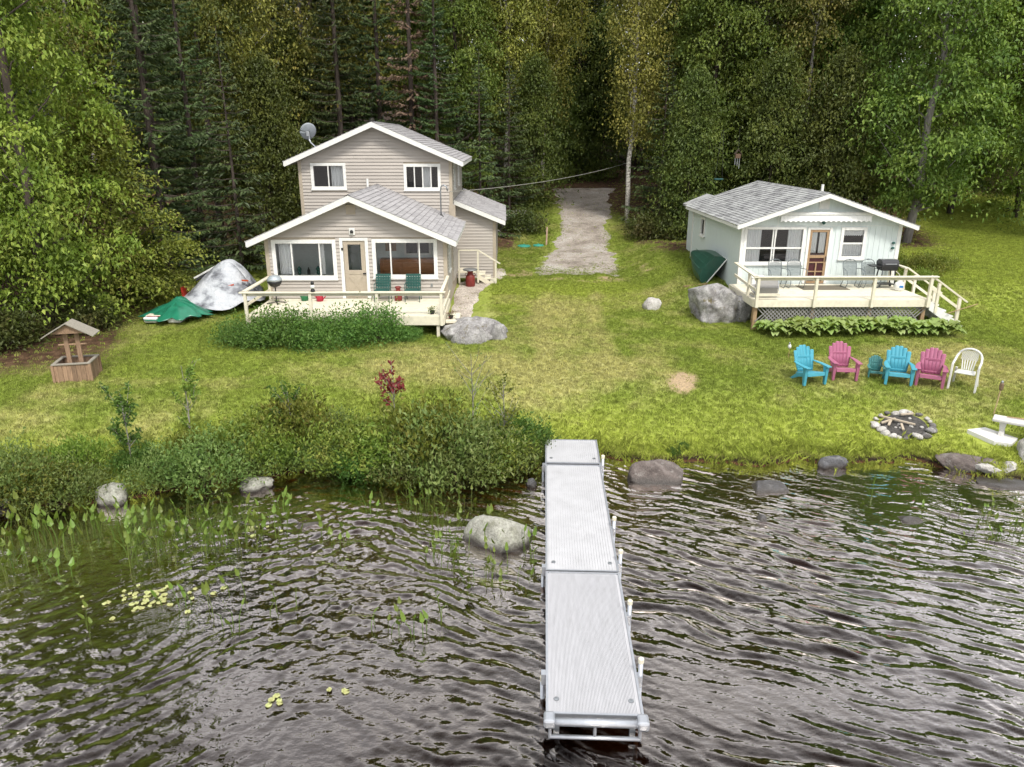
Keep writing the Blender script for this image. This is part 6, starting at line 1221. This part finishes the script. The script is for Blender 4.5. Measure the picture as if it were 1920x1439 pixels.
# saplings along the bank
def sapling_mesh(seed, H, n, leaf, mat, nb=9, spread=.35):
    rg = np.random.default_rng(seed); mb = MB(); P = []
    mb.tube([(0, 0, -.1), (.03, .01, H*.5), (.0, .03, H)], [.018, .012, .004], 5)
    for i in range(nb):
        z = H*rg.uniform(.2, .85); a = rg.uniform(0, 6.28); l = spread*rg.uniform(.5, 1.1); e = np.array([l*math.cos(a), l*math.sin(a), z+l*rg.uniform(.8, 1.8)]); s = np.array([.02, .01, z]); mb.tube([s, (s+e)/2+rg.normal(size=3)*.02, e], [.008, .006, .003], 4, False)
        for t in rg.uniform(.3, 1, max(1, n//nb)): P.append(s+(e-s)*t+rg.normal(size=3)*.035)
    P = np.array(P); m = len(P); L = leaf*rg.uniform(.6, 1.3, m); fo = leaf_mesh('foliage', P, rdir(rg, m)+np.array([0, 0, .2]), rdir(rg, m)+np.array([0, -.5, .6]), L, L*.6, mat)
    st = bpy.data.meshes.new('stems'); st.from_pydata(mb.v, [], mb.f); st.materials.append(B_GREY); return st, fo
def sap(m, x, y, lb, s=1, rz=0): shrub('sapling', *m, x, y, lb, s, rz, None, None, 'sapling')
sap(sapling_mesh(71, 1.35, 150, .13, SM['red'], 11, .42), -2.7, 17.0, 'red leafed sapling standing above the bank shrubs', 1.0)
sap(sapling_mesh(72, 1.9, 420, .085, SM['olive'], 14, .35), -7.1, 15.7, 'thin olive leafed sapling on the left bank by the tall grass', 1.0)
sap(sapling_mesh(73, 1.6, 560, .10, SM['green'], 14, .45), -8.0, 14.7, 'bushy green sapling at the left bank beside the thin one', .95)
sap(sapling_mesh(74, 2.3, 60, .06, SM['gale'], 12, .6), -.75, 15.7, 'nearly bare tall sapling with dark thin stems left of the dock', 1.0)
sap(sapling_mesh(75, 1.7, 420, .075, SM['olive'], 16, .45), -.05, 15.75, 'twiggy sapling with tiny leaves right of the bare one', 1.0)
sap(sapling_mesh(76, 1.5, 420, .10, SM['green'], 14, .4), -4.9, 15.9, 'upright green sapling left of the red one', .9)
# undergrowth below the forest edge
UG = [shrub_mesh(81, 1.1, 1.2, 1800, .16, LM['dead'], .4, 10, 50, .25), shrub_mesh(82, 1.0, 1.3, 2600, .15, LM['under'], .2, 10, 50, .2)]
seen_ug = set()
for i in range(75):
    u = rg.uniform(-40, 2050); D = rg.uniform(41, 54) if u > 480 else rg.uniform(27, 44); x = ux(u, D)
    if -10 < x < .6 and D < 41: continue
    if np.interp(D, DRIVE_Y, DRIVE_L)-1.5 < x < np.interp(D, DRIVE_Y, DRIVE_R)+1.5: continue
    if x > 20 and D < 50: continue
    lb = ('nearer ' if D < 47 else 'farther ')+place(x, D)
    if lb in seen_ug: continue
    seen_ug.add(lb); shrub('undergrowth_bush', *UG[1 if D < 48 else i % 2], x, D, 'dark undergrowth bush under the forest trees '+('nearer ' if D < 47 else 'farther ')+place(x, D), rg.uniform(.7, 1.3), rg.uniform(0, 6.28), 'undergrowth of the forest edge')
for i, (x, y, s) in enumerate(((-16.5, 21.0, 1.0), (-15.2, 22.2, .9), (-13.8, 24.2, .8))): shrub('undergrowth_bush', *UG[1], x, y, 'dark bush in the shade behind the wishing well, '+ORD[i]+' from the left', s, i*2.0, 'bushes behind the wishing well')
for i, (x, y, s) in enumerate(((15.6, 28.0, .75), (16.6, 29.5, .9), (17.9, 30.6, .8), (15.3, 30.5, .9), (16.2, 32.5, 1.0))): shrub('undergrowth_bush', *SO[i % 2], x, y, 'weedy olive bush beyond the cabin deck, '+ORD[i]+' counted away from the steps', s*1.1, i*2.0, 'weeds beside the cabin')
# ------------------------------------------------------------------ hostas
def hosta_mesh(seed, n=34, L=.34):
    rg = np.random.default_rng(seed); V, F = [], []
    for i in range(n):
        a = i*2.4+rg.uniform(-.3, .3); el = rg.uniform(.35, 1.15); l = L*rg.uniform(.75, 1.2); w = l*.30; k = len(V); d = np.array([math.cos(a), math.sin(a)]); s = np.array([-d[1], d[0]]); r0 = .03+.1*(1-el/1.2); h0 = .08+.16*el
        for t, ww, dz in ((0, .12, 0), (.3, .9, .16), (.62, 1.0, .15), (.86, .55, -.02), (1, .02, -.18)):
            c = d*(r0+l*t*math.cos(el*.75)+.05*t); z = h0+l*(t*math.sin(el)*.55+dz)
            V += [(c[0]+s[0]*w*ww, c[1]+s[1]*w*ww, z+.02*ww), (c[0], c[1], z-.02*ww), (c[0]-s[0]*w*ww, c[1]-s[1]*w*ww, z+.02*ww)]
        for j in range(4):
            for q in (0, 1): F.append((k+j*3+q, k+j*3+q+1, k+j*3+q+4, k+j*3+q+3))
    return np_mesh('leaves', V, F, True, leafmat('hosta_leaves_%d' % seed, [(.17, .27, .06), (.24, .34, .09), (.34, .42, .16), (.46, .50, .26)], .3, .08, .4))
HM = [hosta_mesh(91), hosta_mesh(92)]
for i in range(22):
    x = 8.55+(i//2)*.56+(.2 if i % 2 else 0); y = 23.75-(i % 2)*.38+rg.uniform(-.08, .08); o = link(HM[i % 2], 'hosta_plant', None, (x, y, gz(x, y)-.02)); o.rotation_euler[2] = rg.uniform(0, 6.28); s = rg.uniform(.85, 1.1); o.scale = (s, s, s*1.15)
    tag(o, 'pale green hosta, '+ORD[i//2]+' from the left in the '+('back', 'front')[i % 2]+' row along the cabin deck', 'hosta', 'hostas along the cabin deck')
# ------------------------------------------------------------------ water plants
def pickerel(seed, n):
    rg = np.random.default_rng(seed); mb = MB()
    for i in range(n):
        x, y = rg.normal(0, .10, 2); h = rg.uniform(.16, .42); lx, ly = rg.normal(0, .07, 2); tip = Vector((x+lx, y+ly, h)); mb.tube([(x, y, -.4), (x+lx*.5, y+ly*.5, h*.5), tip], [.007, .006, .004], 4, False)
        a = rg.uniform(0, 6.28); d = Vector((math.cos(a)*.5, math.sin(a)*.5, rg.uniform(.4, 1.1))).normalized(); s = Vector((-math.sin(a), math.cos(a), 0)); l = rg.uniform(.11, .2); w = l*.24; b = tip-d*l*.12
        mb.add([b, b+d*l*.2+s*w, b+d*l*.55+s*w*.8, b+d*l, b+d*l*.55-s*w*.8, b+d*l*.2-s*w, b+d*l*.4+s.cross(d)*w*.25], [(0, 1, 6), (1, 2, 6), (2, 3, 6), (3, 4, 6), (4, 5, 6), (5, 0, 6)])
    me = bpy.data.meshes.new('pickerelweed'); me.from_pydata(mb.v, [], mb.f); me.materials.append(PKM); return me
PKM = leafmat('pickerelweed_leaves', [(.11, .17, .025), (.16, .23, .04), (.23, .28, .06)], .35, .15, .35)
PK = [pickerel(101+i, n) for i, n in enumerate((1, 2, 3, 4, 2, 3))]
def weed(x, y, k=None, s=1, lab='upright heart leafed water plant in the dense bed at the left bank', g='water plants by the left bank'):
    o = link(PK[rg.randrange(6) if k is None else k], 'pickerelweed', None, (x, y, 0)); o.rotation_euler[2] = rg.uniform(0, 6.28); o.scale = (s, s, s*rg.uniform(.8, 1.2)); tag(o, lab, 'water plant', g)
for i in range(135):
    x = rg.uniform(-9.6, -4.3); y = rg.uniform(11.0, 13.0)+.12*(x+7); 
    if y < 11.6 and rg.random() < .5 and x > -8: continue
    weed(x, y, s=rg.uniform(1.0, 1.35))
for i in range(60):
    t = rg.random(); weed(-1.9+2.0*t+rg.gauss(0, .45), 13.6-3.0*t+rg.gauss(0, .55), s=rg.uniform(.75, 1.05), lab='heart leafed water plant scattered in open water near the pale boulder', g='water plants near the pale boulder')
for x, y in ((-5.2, 9.9), (-4.9, 10.1), (-4.7, 9.75), (-6.3, 9.5), (-4.3, 10.2), (-4.2, 9.6), (-3.5, 9.9), (-2.1, 9.6), (-1.7, 9.7), (-1.2, 9.4), (-.95, 9.8), (-1.6, 9.5), (-2.9, 11.9), (-2.7, 12.0), (-3.3, 12.2), (-3.9, 12.4)): weed(x, y, s=rg.uniform(.9, 1.15), lab='single water plant standing apart in open water left of the dock', g='lone water plants left of the dock')
for i in range(34): weed(rg.gauss(9.4, .75), rg.gauss(12.4, .55), s=rg.uniform(.6, .9), lab='thin water plant in the sparse patch at the right', g='water plants at the right')
LPM = leafmat('lily_pads', [(.34, .37, .13), (.42, .44, .18), (.50, .50, .24)], .15, .08, .3)
def pad(seed):
    g = random.Random(seed); n = 14; V = [(0, 0, .004)]+[(math.cos(.25+k*(5.78/(n-1)))*(1+g.uniform(-.06, .06)), math.sin(.25+k*(5.78/(n-1)))*.86, .004+g.uniform(-.02, .03)) for k in range(n)]
    V += [(x, y, z-.03) for x, y, z in V]; m = n+1
    F = [(0, i, i+1) for i in range(1, n)]+[(m, m+i+1, m+i) for i in range(1, n)]+[(i, m+i, m+i+1, i+1) for i in range(1, n)]
    me = bpy.data.meshes.new('lily_pad'); me.from_pydata(V, [], F); me.materials.append(LPM); return me
PD = [pad(1), pad(2), pad(3)]
def lily(cx, cy, sx, sy, n, lab, g):
    for i in range(n):
        o = link(PD[i % 3], 'lily_pad', None, (cx+rg.gauss(0, sx), cy+rg.gauss(0, sy), .014+.003*(i % 4))); r = rg.uniform(.03, .055); o.scale = (r, r, .3); o.rotation_euler[2] = rg.uniform(0, 6.28); tag(o, lab, 'lily pad', g)
lily(-5.75, 10.35, .42, .20, 52, 'small yellow green lily pad in the large patch at the left', 'lily pads in the left patch')
lily(-4.7, 12.6, .25, .2, 10, 'yellow lily pad in the patch near the sunken rock', 'lily pads near the sunken rock'); lily(-3.0, 8.0, .09, .07, 5, 'yellow lily pad in the small cluster near the bottom', 'lily pads near the bottom'); lily(-2.15, 8.2, .12, .08, 4, 'pale lily pad in the cluster nearest the dock', 'lily pads nearest the dock')
